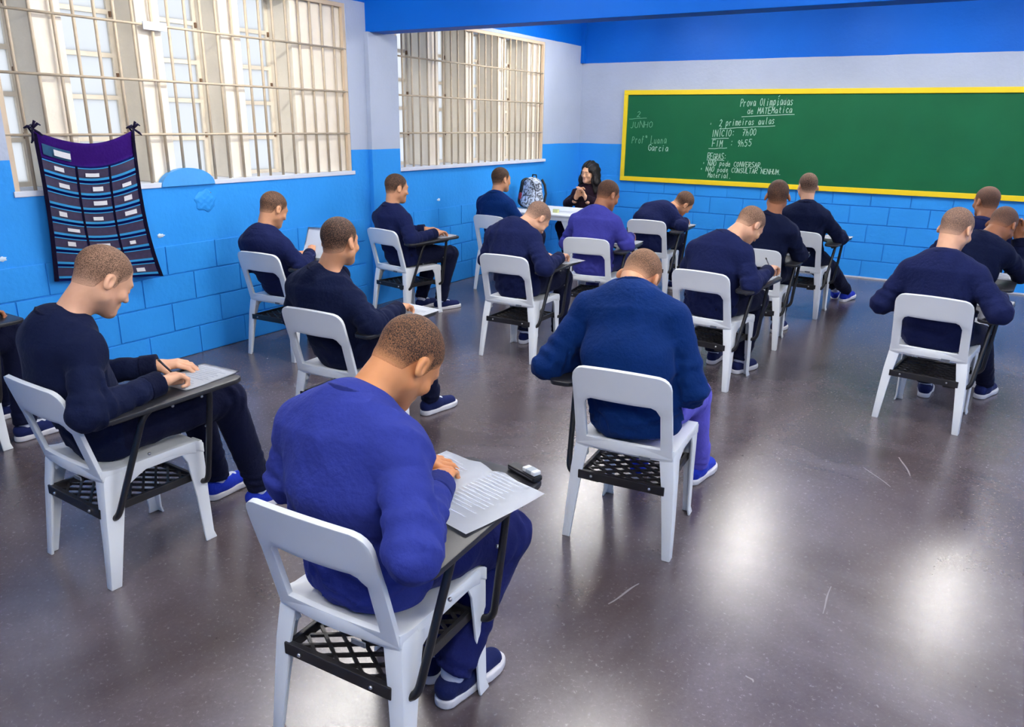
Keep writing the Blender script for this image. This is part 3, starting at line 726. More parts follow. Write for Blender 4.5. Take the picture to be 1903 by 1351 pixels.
def f_hand(q, curl, thumb=.6, spread=0., pinch=0.):
    """right hand: wrist at origin, fingers +y, palm facing -z, thumb on -x"""
    d = cap(q, (0, -.05, 0), (0, .012, 0), .026, .024, np.array([1, 0, 0], F32), 1.25)
    d = smin(d, cap(q, (-.018, .03, -.002), (-.019, .078, 0), .0145, .0125), .014)
    d = smin(d, cap(q, (.0, .02, 0), (.0, .08, .002), .0150, .0125), .014)
    d = smin(d, cap(q, (.018, .03, -.002), (.022, .074, -.001), .0145, .0120), .014)
    for i, (x, y, ls, r) in enumerate(FING):
        c = curl[i] if hasattr(curl, '__len__') else curl
        p = np.array([x, y, 0.]); a = -.15*c; sp = spread*(x/.03)*.25
        f = None
        for j, L in enumerate(ls):
            a += c*(.85 if j == 0 else 1.0)
            nx = p+L*np.array([math.sin(sp)*math.cos(a), math.cos(sp)*math.cos(a), -math.sin(a)])
            seg = cap(q, p, nx, r*(1-.06*j), r*(1-.06*(j+1)))
            f = seg if f is None else smin(f, seg, .004); p = nx
        d = smin(d, f, .007)
    t0 = np.array([-.024, .026, -.004]); t1 = t0+.042*np.array([-.72+.5*pinch, .66, -.25-.5*thumb*.5]); t2 = t1+.030*np.array([-.30+.75*pinch, .88, -.4*thumb]); t3 = t2+.024*np.array([.05+.6*pinch, .95, -.45*thumb])
    f = smin(smin(cap(q, t0, t1, .015, .0115), cap(q, t1, t2, .0112, .010), .005), cap(q, t2, t3, .010, .0082), .004)
    return smin(d, f, .01)

def waves(p, seed, n=5, f0=14, f1=40, flat=.45):
    r = np.random.default_rng(seed); out = np.zeros(len(p), F32)
    for _ in range(n):
        k = r.normal(size=3); k[2] *= flat; k /= np.linalg.norm(k); fr = r.uniform(f0, f1)
        k2 = r.normal(size=3); ph = r.uniform(0, 6.28)
        out += F32(1.3)-F32(2.0)*np.abs(np.sin(F32(.5)*(p@v3(k*fr)+F32(ph)+F32(1.6)*np.sin(p@v3(k2*9)+F32(ph*2)))))**F32(.8)
    return out/F32(n**.5)

SKINS = {'tan': (204, 150, 114), 'brown': (160, 108, 78), 'light': (216, 168, 138), 'warm': (200, 138, 92)}
def norm(v): v = np.asarray(v, float); return v/np.linalg.norm(v)
def arm_rings(p, a, b, amp, per, c0, wid):
    """gathered rings of cloth on a sleeve around the fraction c0 of a->b"""
    a, b = v3(a), v3(b); ba = b-a; L = float(np.linalg.norm(ba)); u = ba/L
    s = (p-a)@u; r = np.linalg.norm(p-a-s[:, None]*u, axis=1)
    w = np.exp(-((s/L-c0)/wid)**2)*(r < .1)
    o = np.array([.3, .5, .8], F32); sx = np.cross(u, o).astype(F32); ang = (p-a)@sx*30; an2 = (p-a)@np.cross(u, sx).astype(F32)*42
    return F32(amp)*w*np.sin(s*F32(6.283/per)+F32(2.0)*np.sin(ang+1)+F32(1.4)*np.sin(an2+s*30))*(F32(.6)+F32(.4)*np.sin(an2*.7+s*50))

def slipon():
    def sole(p):
        d2 = cap(p*np.array([1, 1, 0], F32), (0, -.052, 0), (.004, .135, 0), .036, .046)
        d2 = smin(d2, cap(p*np.array([1, 1, 0], F32), (.002, .10, 0), (.006, .165, 0), .046, .034), .02)
        return smax(d2, np.abs(p[:, 2]-.015)-.015, .008)
    def upper(p):
        d = cap(p, (0, -.050, .045), (0, .01, .055), .034, .038)
        d = smin(d, cap(p, (0, .0, .050), (.005, .150, .030), .038, .034), .03)
        d = smin(d, cap(p, (0, -.055, .06), (0, -.03, .07), .03, .032), .02)
        d = smax(d, .026-p[:, 2], .004)
        d = smax(d, p[:, 2]-(.083-.15*p[:, 1]*0), .004)
        return smax(d, -cap(p, (0, -.028, .10), (0, .03, .105), .030, .032), .006)
    def sock(p): return smax(smin(cap(p, (0, -.025, .06), (0, -.022, .115), .034, .036), cap(p, (0, -.02, .06), (0, .06, .052), .034, .03), .02), .04-p[:, 2], .005)
    return [mesh_field(f, (-.07, -.12, -.01), (.075, .225, .22), .0045, slack=.004) for f in (sole, upper, sock)]
SHOE = slipon()
SHOE_ME = {}
def shoe_mesh(kind, colour):
    key = (kind, colour)
    if key not in SHOE_ME:
        V, Q = SHOE[('sole', 'upper', 'sock').index(kind)]
        m = {'sole': mat('white rubber sole', (214, 214, 220), rough=.5), 'sock': cloth('white sock', (206, 212, 228), .1),
             'upper': cloth('navy shoe canvas', (26, 34, 78), .1) if colour == 'navy' else cloth('royal blue shoe canvas', (32, 52, 168), .1)}[kind]
        SHOE_ME[key] = to_mesh({'sole': 'sole', 'upper': 'shoe', 'sock': 'sock'}[kind], V, Q, m)
    return SHOE_ME[key]

def knee_ik(hip, ank, l1, l2, side):
    h, a = np.array(hip, float), np.array(ank, float); d = a-h; D = min(np.linalg.norm(d), (l1+l2)*.995); u = d/np.linalg.norm(d)
    x = (l1*l1-l2*l2+D*D)/(2*D); y = math.sqrt(max(0, l1*l1-x*x))
    pole = np.array([side*.12, .75, .8]); n = pole-u*(pole@u); n /= np.linalg.norm(n)
    return h+u*x+n*y

def person(spec):
    S = dict(hip=(0, .155, .545), mid=None, bulk=.94, yaw=0, pitch=10, roll=0, skin='tan', shirt='navy', pants='dark', res='mid', shoe='navy', hair='crop', seed=1,
             lank=(-.12, .56, .09), rank=(.12, .58, .09), lcurl=.55, rcurl=.75, rpinch=.6, lpinch=0, rnorm=(-.15, 0, 1), lnorm=(.15, 0, 1), hs=.97, pref=None)
    S.update(spec); sd = S['seed']; bk = S['bulk']
    root = tag(empty('person', (S['x'], S['y'], 0), math.radians(S['deg'])), S['label'], 'person', S.get('group'))
    rc, rh, rf = {'near': (.0075, .0038, .0034), 'mid': (.0095, .0050, .0042), 'far': (.0115, .0062, .0052)}[S['res']]
    hip, nb = np.array(S['hip'], float), np.array(S['nb'], float)
    hc = np.array(S['head'], float); R = rot_head(S['yaw'], S['pitch'], S['roll']); R32 = R.astype(F32); hs = S['hs']
    le, lw, re, rw = (np.array(S[k], float) for k in ('le', 'lw', 're', 'rw'))
    lat = norm(S.get('lat', (1, 0, 0))); lat32 = lat.astype(F32)
    up = norm(nb-hip); fwd = norm(np.cross(up, lat))*-1
    fwd = norm(np.cross(lat, up))*-1; 
    if fwd[1] < 0: fwd = -fwd
    mid = np.array(S['mid'], float) if S['mid'] is not None else hip+(nb-hip)*.5-fwd*.035
    che = hip+(nb-hip)*.78-fwd*.012
    drop = np.array(S.get('drop', (0, 0)))     # per-shoulder lowering left, right
    sw = S.get('sw', .162)*bk**.5
    shL = nb-lat*sw-up*(.106+drop[0])-fwd*.01; shR = nb+lat*sw-up*(.106+drop[1])-fwd*.01
    shL = np.array(S.get('lsh', shL)); shR = np.array(S.get('rsh', shR))
    neck_top = hc+R@np.array([0, -.030, -.055])*hs
    # ---- clothing fields; backs rest against the chair back instead of passing through it
    def lean(d, p, m):
        if not S.get('seated', True): return d
        x, y, z = p[:, 0], p[:, 1], p[:, 2]
        yb = np.where(z < .60, .052-.062*np.maximum(0, z-.36)/.24, -.010-.045*(z-.60)/.157-np.maximum(0, z-.765)*1.2)-.022*(1-np.minimum(1, (x/.2)**2))*np.where(z > .6, 1, .45)
        return np.where((np.abs(x) < .205) & (z < .95) & (y < .2), np.maximum(d, (yb+m-y).astype(F32)), d)
    def f_shirt(p):
        d = cap(p, hip-up*.03, mid, .130*bk, .120*bk, lat32, 1.46)
        d = smin(d, cap(p, mid, che, .120*bk, .116*bk, lat32, 1.38), .05)
        d = smin(d, cap(p, che, nb-up*.065, .108*bk, .066, lat32, 1.35), .06)
        for sh, el, wr in ((shL, le, lw), (shR, re, rw)):
            d = smin(d, cap(p, nb-up*.050, sh, .062, .064*bk), .07)
            w2 = wr-norm(wr-el)*.045
            a = smin(cap(p, sh, el, .067*bk, .060*bk), cap(p, el, w2, .059*bk, .045), .035)
            a = a+arm_rings(p, sh, el, .0055, .07, .85, .35)+arm_rings(p, el, w2, .0055, .05, .3, .55)
            ua = norm(el-sh); sa = (p-v3(sh))@v3(ua); a = a+F32(.0035)*np.exp(-((sa-.07)/.008)**2)
            d = smin(d, a, .022)
        n = norm(norm(neck_top-nb)*.5+up*.6); c = nb-up*.020+norm(neck_top-nb)*.018
        q = p-v3(c); h = q@v3(n); rr = np.linalg.norm(q-h[:, None]*v3(n), axis=1)
        d = smin(d, np.sqrt((rr-.066)**2+(h*.8)**2)-.0115, .008)
        tl = (p-v3(hip))@v3(up); fl = F32(.30)*waves(p, sd, 3, 14, 30)+waves(p, sd+3, 3, 55, 95, .35)*(F32(.35)+F32(.65)*np.clip(F32(.5)+F32(.9)*np.sin(p@v3((9, 5, 7))+sd)-tl, 0, 1))
        d = d-F32(.0048)*fl+F32(.004)*np.sin(tl*70+4*fl)*np.exp(-(tl/.10)**2)
        return lean(smax(d, -(tl+.105), .012), p, .010)
    l_h, r_h = hip+np.array([-.085, .01, -.008])*1, hip+np.array([.085, .01, -.008])
    lank, rank = np.array(S['lank'], float), np.array(S['rank'], float)
    lk = np.array(S['lknee']) if 'lknee' in S else knee_ik(l_h, lank, .445, .425, -1); rk = np.array(S['rknee']) if 'rknee' in S else knee_ik(r_h, rank, .445, .425, 1)
    def f_pants(p):
        d = cap(p, hip-np.array([.03, 0, .005]), hip+np.array([.03, 0, -.005]), .108, .108)
        for hj, kn, an in ((l_h, lk, lank), (r_h, rk, rank)):
            e = an+np.array([0, 0, .015])
            L = smin(cap(p, hj, kn, .096*bk**.5, .073), cap(p, kn, e, .072, .056), .03)
            L = L+arm_rings(p, hj, kn, .004, .05, .95, .2)+arm_rings(p, kn, e, .004, .05, .9, .35)
            L = smax(L, -((p-v3(e))@v3(norm(kn-e))+.018), .008)
            d = smin(d, L, .035)
        d = d-F32(.0055)*waves(p, sd+50, 3, 16, 50)
        d = np.where((np.abs(p[:, 0]) < .19) & (p[:, 1] > .0) & (p[:, 1] < .43) & (p[:, 2] > .36), np.maximum(d, F32(.441)-p[:, 2]), d)
        return lean(d, p, .030)
    # ---- body field: one continuous figure under the clothes
    def hand_frame(wr, el, nrm, side, hd=None):
        y = norm(hd) if hd is not None else norm(wr-el); z = np.array(nrm, float); z = norm(z-y*(z@y)); x = np.cross(y, z)
        return np.stack([x, y, z], 1)
    HR, HLm = hand_frame(rw, re, S['rnorm'], 1, S.get('rdir')), hand_frame(lw, le, S['lnorm'], -1, S.get('ldir'))
    def f_handR(p): return f_hand(((p-v3(rw))@HR.astype(F32)), S['rcurl'], .6, .2, S['rpinch'])
    def f_handL(p):
        q = (p-v3(lw))@HLm.astype(F32); return f_hand(q*np.array([-1, 1, 1], F32), S['lcurl'], .4, .2, S['lpinch'])
    def f_neck(p):
        d = cap(p, nb-up*.06, neck_top, .057, .0525)
        return smin(d, cap(p, nb-up*.05-lat*.09, nb-up*.05+lat*.09, .040, .040), .06)
    def f_top(p):
        q = ((p-v3(hc))@R32)/F32(hs)
        return smin(f_head(q)*F32(hs), f_neck(p), .035)
    def f_inner(p):
        d = cap(p, hip, mid, .09*bk, .09*bk, lat32, 1.3); d = smin(d, cap(p, mid, nb-up*.07, .09*bk, .05, lat32, 1.3), .05)
        for sh, el, wr in ((shL, le, lw), (shR, re, rw)): d = smin(d, smin(cap(p, sh, el, .045, .036), cap(p, el, wr, .036, .026), .02), .04)
        for hj, kn, an in ((l_h, lk, lank), (r_h, rk, rank)): d = smin(d, smin(cap(p, hj, kn, .065, .05), cap(p, kn, an, .05, .034), .02), .05)
        return lean(d, p, .03)
    pieces, tints = [], []
    def bb(pts, m): pts = np.array(pts); return pts.min(0)-m, pts.max(0)+m
    def head_zone(p): return smax(f_top(p), -((p-v3(nb))@v3(norm(neck_top-nb)))-.06, .004)
    V, Q = mesh_field(head_zone, *bb([hc, nb, neck_top], .16), rh); pieces.append((V, Q)); tints.append(head_tint((((V-hc)@R)/hs).astype(F32)))
    for f, w, e in ((f_handR, rw, re), (f_handL, lw, le)):
        V, Q = mesh_field(f, *bb([w], .20), rf, slack=.006); pieces.append((V, Q)); tints.append(np.ones((len(V), 3), F32))
    V, Q = mesh_field(f_inner, *bb([hip, nb, le, re, lw, rw, lk, rk, lank, rank], .10), .024); pieces.append((V, Q)); tints.append(np.ones((len(V), 3), F32))
    o = 0; Vs, Qs = [], []
    for V, Q in pieces: Vs.append(V); Qs.append(Q+o); o += len(V)
    link('body', to_mesh('body', np.concatenate(Vs), np.concatenate(Qs), skin_mat('skin '+S['skin'], SKINS[S['skin']]), np.concatenate(tints)), root)
    V, Q = mesh_field(f_shirt, *bb([hip-up*.1, nb, le, re, lw, rw, shL, shR, mid], .20*bk), rc)
    sm = {'navy': (20, 27, 64), 'blue': (42, 52, 128), 'deep': (8, 38, 92), 'violet': (58, 60, 142), 'ink': (16, 23, 50), 'teacher': (34, 22, 34)}[S['shirt']]
    sh = link('blouse' if S['shirt'] == 'teacher' else 'sweatshirt', to_mesh('sweatshirt', V, Q, cloth('sweatshirt '+S['shirt'], sm)), root)
    ccl = cloth('rib knit '+S['shirt'], tuple(int(v*.82) for v in sm))
    nk = norm(norm(neck_top-nb)*.5+up*.6); cc = nb-up*.016+norm(neck_top-nb)*.018
    def f_collar(p):
        q = p-v3(cc); h = q@v3(nk); rr = np.linalg.norm(q-h[:, None]*v3(nk), axis=1)
        return np.maximum(np.abs(rr-.0665)-.0065, np.abs(h)-.013)-F32(.003)
    V, Q = mesh_field(f_collar, *bb([cc], .11), rh, slack=.004); link('collar', to_mesh('collar', V, Q, ccl), sh)
    for el, wr in ((le, lw), (re, rw)):
        u = norm(wr-el); a0, a1 = wr-u*.055, wr-u*.002
        def f_cuff(p, a0=a0, u=u):
            q = p-v3(a0); h = q@v3(u); rr = np.linalg.norm(q-h[:, None]*v3(u), axis=1)
            return np.maximum(np.abs(rr-.037)-.007, np.abs(h-.03)-.030)-F32(.002)
        V, Q = mesh_field(f_cuff, *bb([a0, a1], .055), rf+.0008, slack=.004); link('cuff', to_mesh('cuff', V, Q, ccl), sh)
    V, Q = mesh_field(f_pants, *bb([hip, lk, rk, lank, rank], .14), rc)
    link('trousers', to_mesh('trousers', V, Q, cloth('trousers '+S['pants'], {'dark': (16, 20, 44), 'navy': (24, 30, 82), 'violet': (92, 88, 190)}[S['pants']])), root)
    for an, kn, ang, tip in ((lank, lk, S.get('lfoot', 8), S.get('ltip', 0)), (rank, rk, S.get('rfoot', -8), S.get('rtip', 0))):
        s = link('shoe', shoe_mesh('upper', S['shoe']), root); s.location = (an[0], an[1]+.02, an[2]-.09); s.rotation_euler = (math.radians(tip), 0, math.radians(ang))
        link('sole', shoe_mesh('sole', S['shoe']), s); link('sock', shoe_mesh('sock', S['shoe']), s)
    # ---- hair
    skc = SKINS[S['skin']]
    if S['hair'] != 'long':
        def f_hair(p):
            q = ((p-v3(hc))@R32)/F32(hs); return smax(smin(f_skull(q)*F32(hs), f_neck(p), .035)-np.clip(-f_hairline(q)*F32(.16), -.0015, .0032), f_hairline(q)*F32(.75*hs), .004)
        V, Q = mesh_field(f_hair, *bb([hc], .15), rh); q = (((V-hc)@R)/hs).astype(F32)
        fade = np.clip(-f_hairline(q)/.035+.12, .12, 1)*np.clip(.88+.4*(q[:, 2]+.02)/.09, .6, 1.0)
        hm = {'crop': ((40, 30, 26), .92), 'fair': ((70, 52, 40), .86), 'dark': ((26, 20, 20), 1.0), 'thin': ((66, 54, 50), .84)}[S['hair']]
        link('hair', to_mesh('hair', V, Q, buzz_mat('buzz %s %s' % (S['hair'], S['skin']), hm[0], skc, hm[1]), fade.astype(F32)), root)
    else:
        def f_long(p):
            q = ((p-v3(hc))@R32)/F32(hs)
            d = ell(q, (0, -.022, .034), (.092, .108, .100))
            for s in (-1, 1):
                d = smin(d, cap(q, (s*.072, -.01, .02), (s*.098, .0, -.10), .035, .046), .04)
                d = smin(d, cap(q, (s*.098, .0, -.10), (s*.105, .03, -.235), .046, .034), .04)
            d = smin(d, cap(q, (0, -.07, 0), (0, -.09, -.20), .06, .07, np.array([1, 0, 0], F32), 1.5), .05)
            d = d+F32(.006)*np.sin(q[:, 2]*60+5*np.sin(q[:, 0]*30)+q[:, 1]*20)+F32(.003)*np.sin(q[:, 0]*160+q[:, 2]*20)
            face = ell(q, (.004, .105, -.022), (.058, .085, .098))
            return smax(d, -face, .012)*F32(hs)
        V, Q = mesh_field(f_long, *bb([hc, hc-[0, 0, .2]], .19), .007); link('hair', to_mesh('hair', V, Q, mat('glossy black hair', (14, 10, 12), rough=.5, spec=.25, bump=.6, bscale=90)), root)
    root['_wr'] = [float(v) for v in rw]
    del root['_wr']
    return root, dict(rw=rw, HR=HR, lw=lw, HL=HLm)

# ------------------------------------------------------------------ the class
CHAIRS = {
 'A': (3.488, 1.165, 2.0), 'B': (2.037, 1.322, -2.3), 'C': (3.666, 2.564, 4.8), 'D': (2.041, 2.613, 2.0), 'E': (.536, 3.602, 2.7), 'F': (.43, 5.02, -10),
 'G': (1.948, 4.502, 1.2), 'H': (2.041, 5.584, 7.9), 'I': (1.979, 7.022, 3.1), 'J': (3.272, 4.712, -6.5), 'K': (3.307, 5.841, 2.9), 'L': (3.372, 7.09, -4),
 'M': (4.572, 4.721, -7.6), 'N': (4.64, 5.73, -4), 'O': (4.69, 6.98, 4), 'P': (.60, 6.40, -5), 'Q': (.46, 1.33, 0)}
CL = {
 'A': 'white tablet-arm chair nearest the camera, under the student in the blue sweatshirt',
 'B': 'white tablet-arm chair at the left with its black book rack seen from the side',
 'C': 'left-handed white tablet-arm chair seen from behind under the broad bowed student',
 'D': 'white tablet-arm chair just behind the nearest student, its sitter looking to the right',
 'E': 'white chair against the blue wall under the first barred window',
 'F': 'white tablet-arm chair below the pilaster between the two windows',
 'G': 'white tablet-arm chair in the second row from the windows, in front of the backpack',
 'H': 'white tablet-arm chair facing the teacher, under the violet-blue sweatshirt',
 'I': 'white chair of the slumped student close to the left end of the chalkboard',
 'J': 'white tablet-arm chair directly beyond the broad bowed student, its sitter holding a pencil',
 'K': 'white tablet-arm chair in the middle of the third row from the windows',
 'L': 'white tablet-arm chair nearest the chalkboard, its sitter wearing bright blue shoes',
 'M': 'white tablet-arm chair at the right, standing alone on the open floor',
 'N': 'white chair of the student leaning his forehead on his hand at the right edge',
 'O': 'white chair farthest back at the right edge, hidden by two students',
 'P': 'white chair by the wall under the second window, beside the teacher table',
 'Q': 'white chair mostly out of the picture at the left edge'}
for k, (x, y, a) in CHAIRS.items(): chair(x, y, a, CL[k], left=(k == 'C'))

SPEC = {
 'A': dict(res='near', bulk=.98, nb=(-.025, .145, .985), head=(.015, .335, 1.035), yaw=-14, pitch=52, roll=4, shirt='blue', pants='navy', skin='warm', hair='crop', le=(-.235, .13, .71), lw=(-.02, .36, .715), re=(.275, -.01, .715), rw=(.13, .30, .715),
           lank=(.02, .42, .09), rank=(.135, .36, .09), label='student in a washed blue sweatshirt bent over an open booklet, nearest the camera'),
 'B': dict(res='near', nb=(.0, .05, .975), head=(.055, .215, 1.085), yaw=-6, pitch=38, shirt='ink', skin='light', hair='fair', le=(-.24, .13, .68), lw=(.0, .40, .705), re=(.262, -.015, .69), rw=(.225, .265, .715),
           lank=(-.10, .68, .09), rank=(.14, .72, .09), rknee=(.14, .60, .545), rcurl=(.9, .95, 1.1, 1.2), rpinch=.9, shoe='royal', label='student in profile at the left writing with his right hand on a tablet arm'),
 'C': dict(res='near', nb=(-.075, .225, 1.02), head=(-.09, .405, 1.025), yaw=-5, pitch=62, roll=6, bulk=1.0, sw=.172, shirt='deep', pants='violet', skin='tan', hair='fair', mid=(-.03, .10, .77), le=(-.345, .07, .70), lw=(-.12, .38, .715), re=(.215, .17, .66), rw=(.06, .42, .70),
           lank=(-.13, .70, .09), rank=(.14, .76, .09), shoe='royal', label='broad student with bowed head seen from behind in a deep blue sweatshirt'),
 'D': dict(res='near', nb=(-.03, .05, .935), head=(.045, .125, 1.075), yaw=2, pitch=8, drop=(-.01, .03), shirt='ink', skin='tan', hair='dark', le=(-.27, .10, .67), lw=(-.04, .36, .66), re=(.275, .06, .70), rw=(.22, .33, .715),
           rank=(.12, .74, .09), lank=(-.12, .6, .09), label='dark-haired student leaning on his right elbow and looking to the right'),
 'E': dict(nb=(-.05, .03, .905), head=(-.02, .145, 1.04), yaw=-12, pitch=28, shirt='navy', skin='tan', hair='crop', le=(-.27, .12, .63), lw=(-.05, .36, .69), re=(.26, .10, .66), rw=(.07, .37, .70), rcurl=.8, rdir=(-.2, .5, .4),
           label='student under the first window holding his sheet up to read'),
 'F': dict(nb=(-.01, .05, .945), head=(.01, .115, 1.095), yaw=-15, pitch=12, shirt='navy', skin='tan', hair='dark', le=(-.22, .20, .69), lw=(.04, .39, .725), re=(.255, .05, .69), rw=(.235, .33, .715), lcurl=.6, rcurl=.55, rpinch=.3,
           rank=(.12, .50, .09), lank=(-.05, .42, .09), label='student sitting upright in profile by the pilaster with both hands on his tablet'),
 'G': dict(nb=(-.05, .15, .965), head=(.065, .30, .985), yaw=-28, pitch=52, shirt='navy', skin='light', hair='thin', le=(-.26, .14, .68), lw=(.0, .38, .71), re=(.275, .03, .69), rw=(.25, .30, .72), rcurl=.95,
           lank=(-.12, .48, .09), label='student with bowed shaved head in front of the backpack'),
 'H': dict(nb=(.02, .12, .975), head=(.08, .225, 1.085), yaw=-34, pitch=26, shirt='violet', pants='navy', skin='brown', hair='crop', le=(-.24, .16, .68), lw=(.0, .40, .71), re=(.28, .15, .70), rw=(.235, .40, .73), rcurl=.9, rpinch=.9,
           label='student in a violet-blue sweatshirt facing the teacher with a raised pencil'),
 'I': dict(nb=(.07, .31, .875), head=(.20, .46, .895), yaw=-38, pitch=42, roll=20, mid=(-.04, .17, .72), lat=(.93, 0, -.3), shirt='navy', skin='tan', hair='crop', le=(-.22, .24, .66), lw=(.04, .45, .70), re=(.28, .16, .70), rw=(.24, .40, .72), res='far',
           label='student slumped sideways over his tablet near the left end of the chalkboard'),
 'J': dict(nb=(.035, .16, .965), head=(.145, .31, 1.03), yaw=-26, pitch=48, shirt='navy', skin='light', hair='fair', le=(-.21, .2, .69), lw=(.12, .36, .71), re=(.275, .09, .69), rw=(.285, .33, .745), rcurl=.95, rpinch=.9,
           rank=(.12, .46, .09), label='student bent forward with a pencil in his right hand beyond the broad student'),
 'K': dict(nb=(.07, .04, 1.0), head=(.09, .105, 1.145), yaw=13, pitch=4, shirt='ink', skin='brown', hair='crop', le=(-.20, .2, .70), lw=(.03, .38, .71), re=(.285, .18, .71), rw=(.22, .40, .72),
           label='student seen squarely from behind, his head touching the yellow board frame from below'),
 'L': dict(nb=(.0, .05, .995), head=(-.03, .14, 1.135), yaw=34, pitch=6, shirt='ink', skin='light', hair='crop', le=(-.26, .14, .68), lw=(-.03, .38, .70), re=(.29, .20, .70), rw=(.24, .43, .71), shoe='royal', rank=(.24, .98, .09), lank=(.12, 1.08, .10), rtip=4, ltip=24, res='far',
           label='student nearest the chalkboard with bright blue shoes stretched forward'),
 'M': dict(nb=(-.015, .09, .975), head=(.0, .20, 1.105), yaw=-22, pitch=26, bulk=.98, shirt='navy', skin='light', hair='thin', le=(-.285, .07, .665), lw=(-.10, .36, .68), re=(.30, .02, .71), rw=(.25, .38, .72), rcurl=.95, rpinch=.8, rank=(.215, .83, .09), lank=(-.08, .62, .09),
           label='broad student writing at the right on the chair standing alone'),
 'N': dict(nb=(.08, .17, .965), head=(.17, .30, 1.035), yaw=-24, pitch=42, shirt='ink', skin='brown', hair='thin', le=(-.22, .16, .70), lw=(.05, .40, .72), re=(.33, .34, .72), rw=(.275, .40, .935), rdir=(-.25, .1, 1), rnorm=(.2, 1, .1), rcurl=.6, rpinch=0,
           label='student at the right edge resting his forehead on his right hand'),
 'O': dict(nb=(.02, .06, .95), head=(.035, .165, 1.095), yaw=36, pitch=8, shirt='navy', skin='brown', hair='thin', le=(-.24, .16, .69), lw=(.0, .40, .71), re=(.27, .12, .69), rw=(.2, .38, .71), res='far',
           label='student farthest back at the right edge, head turned to the left'),
 'P': dict(nb=(-.01, .05, .965), head=(.0, .14, 1.10), yaw=-14, pitch=6, shirt='deep', skin='tan', hair='dark', le=(-.25, .14, .68), lw=(-.02, .40, .70), re=(.27, .12, .69), rw=(.2, .40, .71), res='far',
           label='student sitting upright by the wall under the second window'),
 'Q': dict(nb=(0, .05, .965), head=(.0, .14, 1.10), yaw=0, pitch=20, shirt='ink', skin='brown', hair='crop', le=(-.25, .14, .68), lw=(-.02, .40, .70), re=(.27, .12, .69), rw=(.2, .40, .71), rank=(.13, .56, .09), lank=(-.28, .66, .09), rfoot=2, rknee=(.10, .60, .55),
           label='student cut off by the left edge, only dark trouser legs and shoes in view'),
}
ROOT = {}
for i, k in enumerate(SPEC):
    x, y, a = CHAIRS[k]; s = dict(SPEC[k]); s.update(x=x, y=y, deg=a, seed=11+7*i, group='students sitting the exam'); ROOT[k] = person(s)

def frame(k):
    x, y, a = CHAIRS[k]; return Matrix.Translation((x, y, 0)) @ Matrix.Rotation(math.radians(a), 4, 'Z')
TZ = lambda y: TABZ+.022*(y-.28)+.0006
# ---- exam sheets: slightly curled paper lying on the tablets
def printed(bm_name, w, l, curl, seed, m=M_PAPER, two=False):
    def f(u, v):
        x, y = (u-.5)*w, (v-.5)*l
        z = curl*((v-.5)*2)**2*.5*(1+.3*math.sin(3*u+seed))+.001
        if two: z += .013*math.exp(-((abs(x)-.045)/.035)**2)+.010*max(0, v-.75)*math.sin(9*u)
        return Vector((x, y, max(z, .0008)))
    bm = add_grid(bmesh.new(), f, 16, 10); bmesh.ops.solidify(bm, geom=bm.faces[:], thickness=-.0012)
    return from_bm(bm_name, bm, m, True)
def lines_on(par, w, l, z, rows, seed, m):
    bm = bmesh.new(); rr = random.Random(seed)
    for r in range(rows):
        y = l*(.42-.84*r/rows); x1 = w*rr.uniform(.15, .42)
        if rr.random() < .2: continue
        add_box(bm, (-w*.42, y, z), (x1, y+.003, z+.0006))
    o = link('print', from_bm('print', bm, m), par); return o
M_INK = mat('grey print', (202, 210, 226), rough=.9)
def sheet(k, px, py, rz, w, l, label, curl=.004, two=False, lift=0, tilt=0):
    me = printed('exam_sheet', w, l, curl, len(label), two=two)
    o = link('exam_booklet' if two else 'exam_sheet', me)
    o.matrix_world = frame(k) @ Matrix.Translation((px, py, TZ(py)+.0008+lift)) @ Matrix.Rotation(math.radians(rz), 4, 'Z') @ Matrix.Rotation(math.radians(1.3+tilt), 4, 'X')
    tag(o, label, 'paper', 'exam papers on the tablet arms')
    if two:
        for sx in (-1, 1):
            q = lines_on(o, w*.42, l, .019, 16, 5+sx, M_INK); q.location.x = sx*w*.25
    if not two and tilt < 10: lines_on(o, w, l, .0022+curl*.05, 14, len(label), M_INK)
    return o
sheet('A', .135, .372, -15, .40, .285, 'large open exam booklet in front of the nearest student', curl=.006, two=True)
sheet('B', .165, .455, 4, .21, .25, 'sheet under the writing hand of the student at the left')
sheet('D', .20, .43, -6, .23, .29, 'white sheets beside the elbow of the dark-haired student looking right')
sheet('F', .17, .45, 4, .24, .22, 'sheet between the hands of the upright student by the pilaster')
sheet('G', .235, .44, -18, .20, .22, 'sheet under the hand of the student in front of the backpack')
sheet('H', .19, .45, -6, .22, .26, 'sheet on the tablet of the violet-blue student facing the teacher')
sheet('I', .20, .45, -8, .22, .24, 'sheet under the slumped student near the chalkboard end')
sheet('J', .18, .43, 0, .22, .26, 'sheet in front of the student holding a pencil in the third row')
sheet('K', .19, .46, -4, .22, .24, 'sheet on the tablet in the middle of the third row, right of a dark sleeve')
sheet('L', .20, .44, -5, .23, .27, 'sheet on the tablet nearest the chalkboard, above bright blue shoes')
sheet('M', .20, .44, -3, .22, .24, 'sheet under the writing hand of the broad student at the right')
sheet('N', .18, .44, 0, .21, .25, 'sheet below the student who rests his forehead on his hand')
sheet('E', .085, .435, 10, .20, .26, 'sheet held upright by the student under the first window', lift=.085, tilt=62)
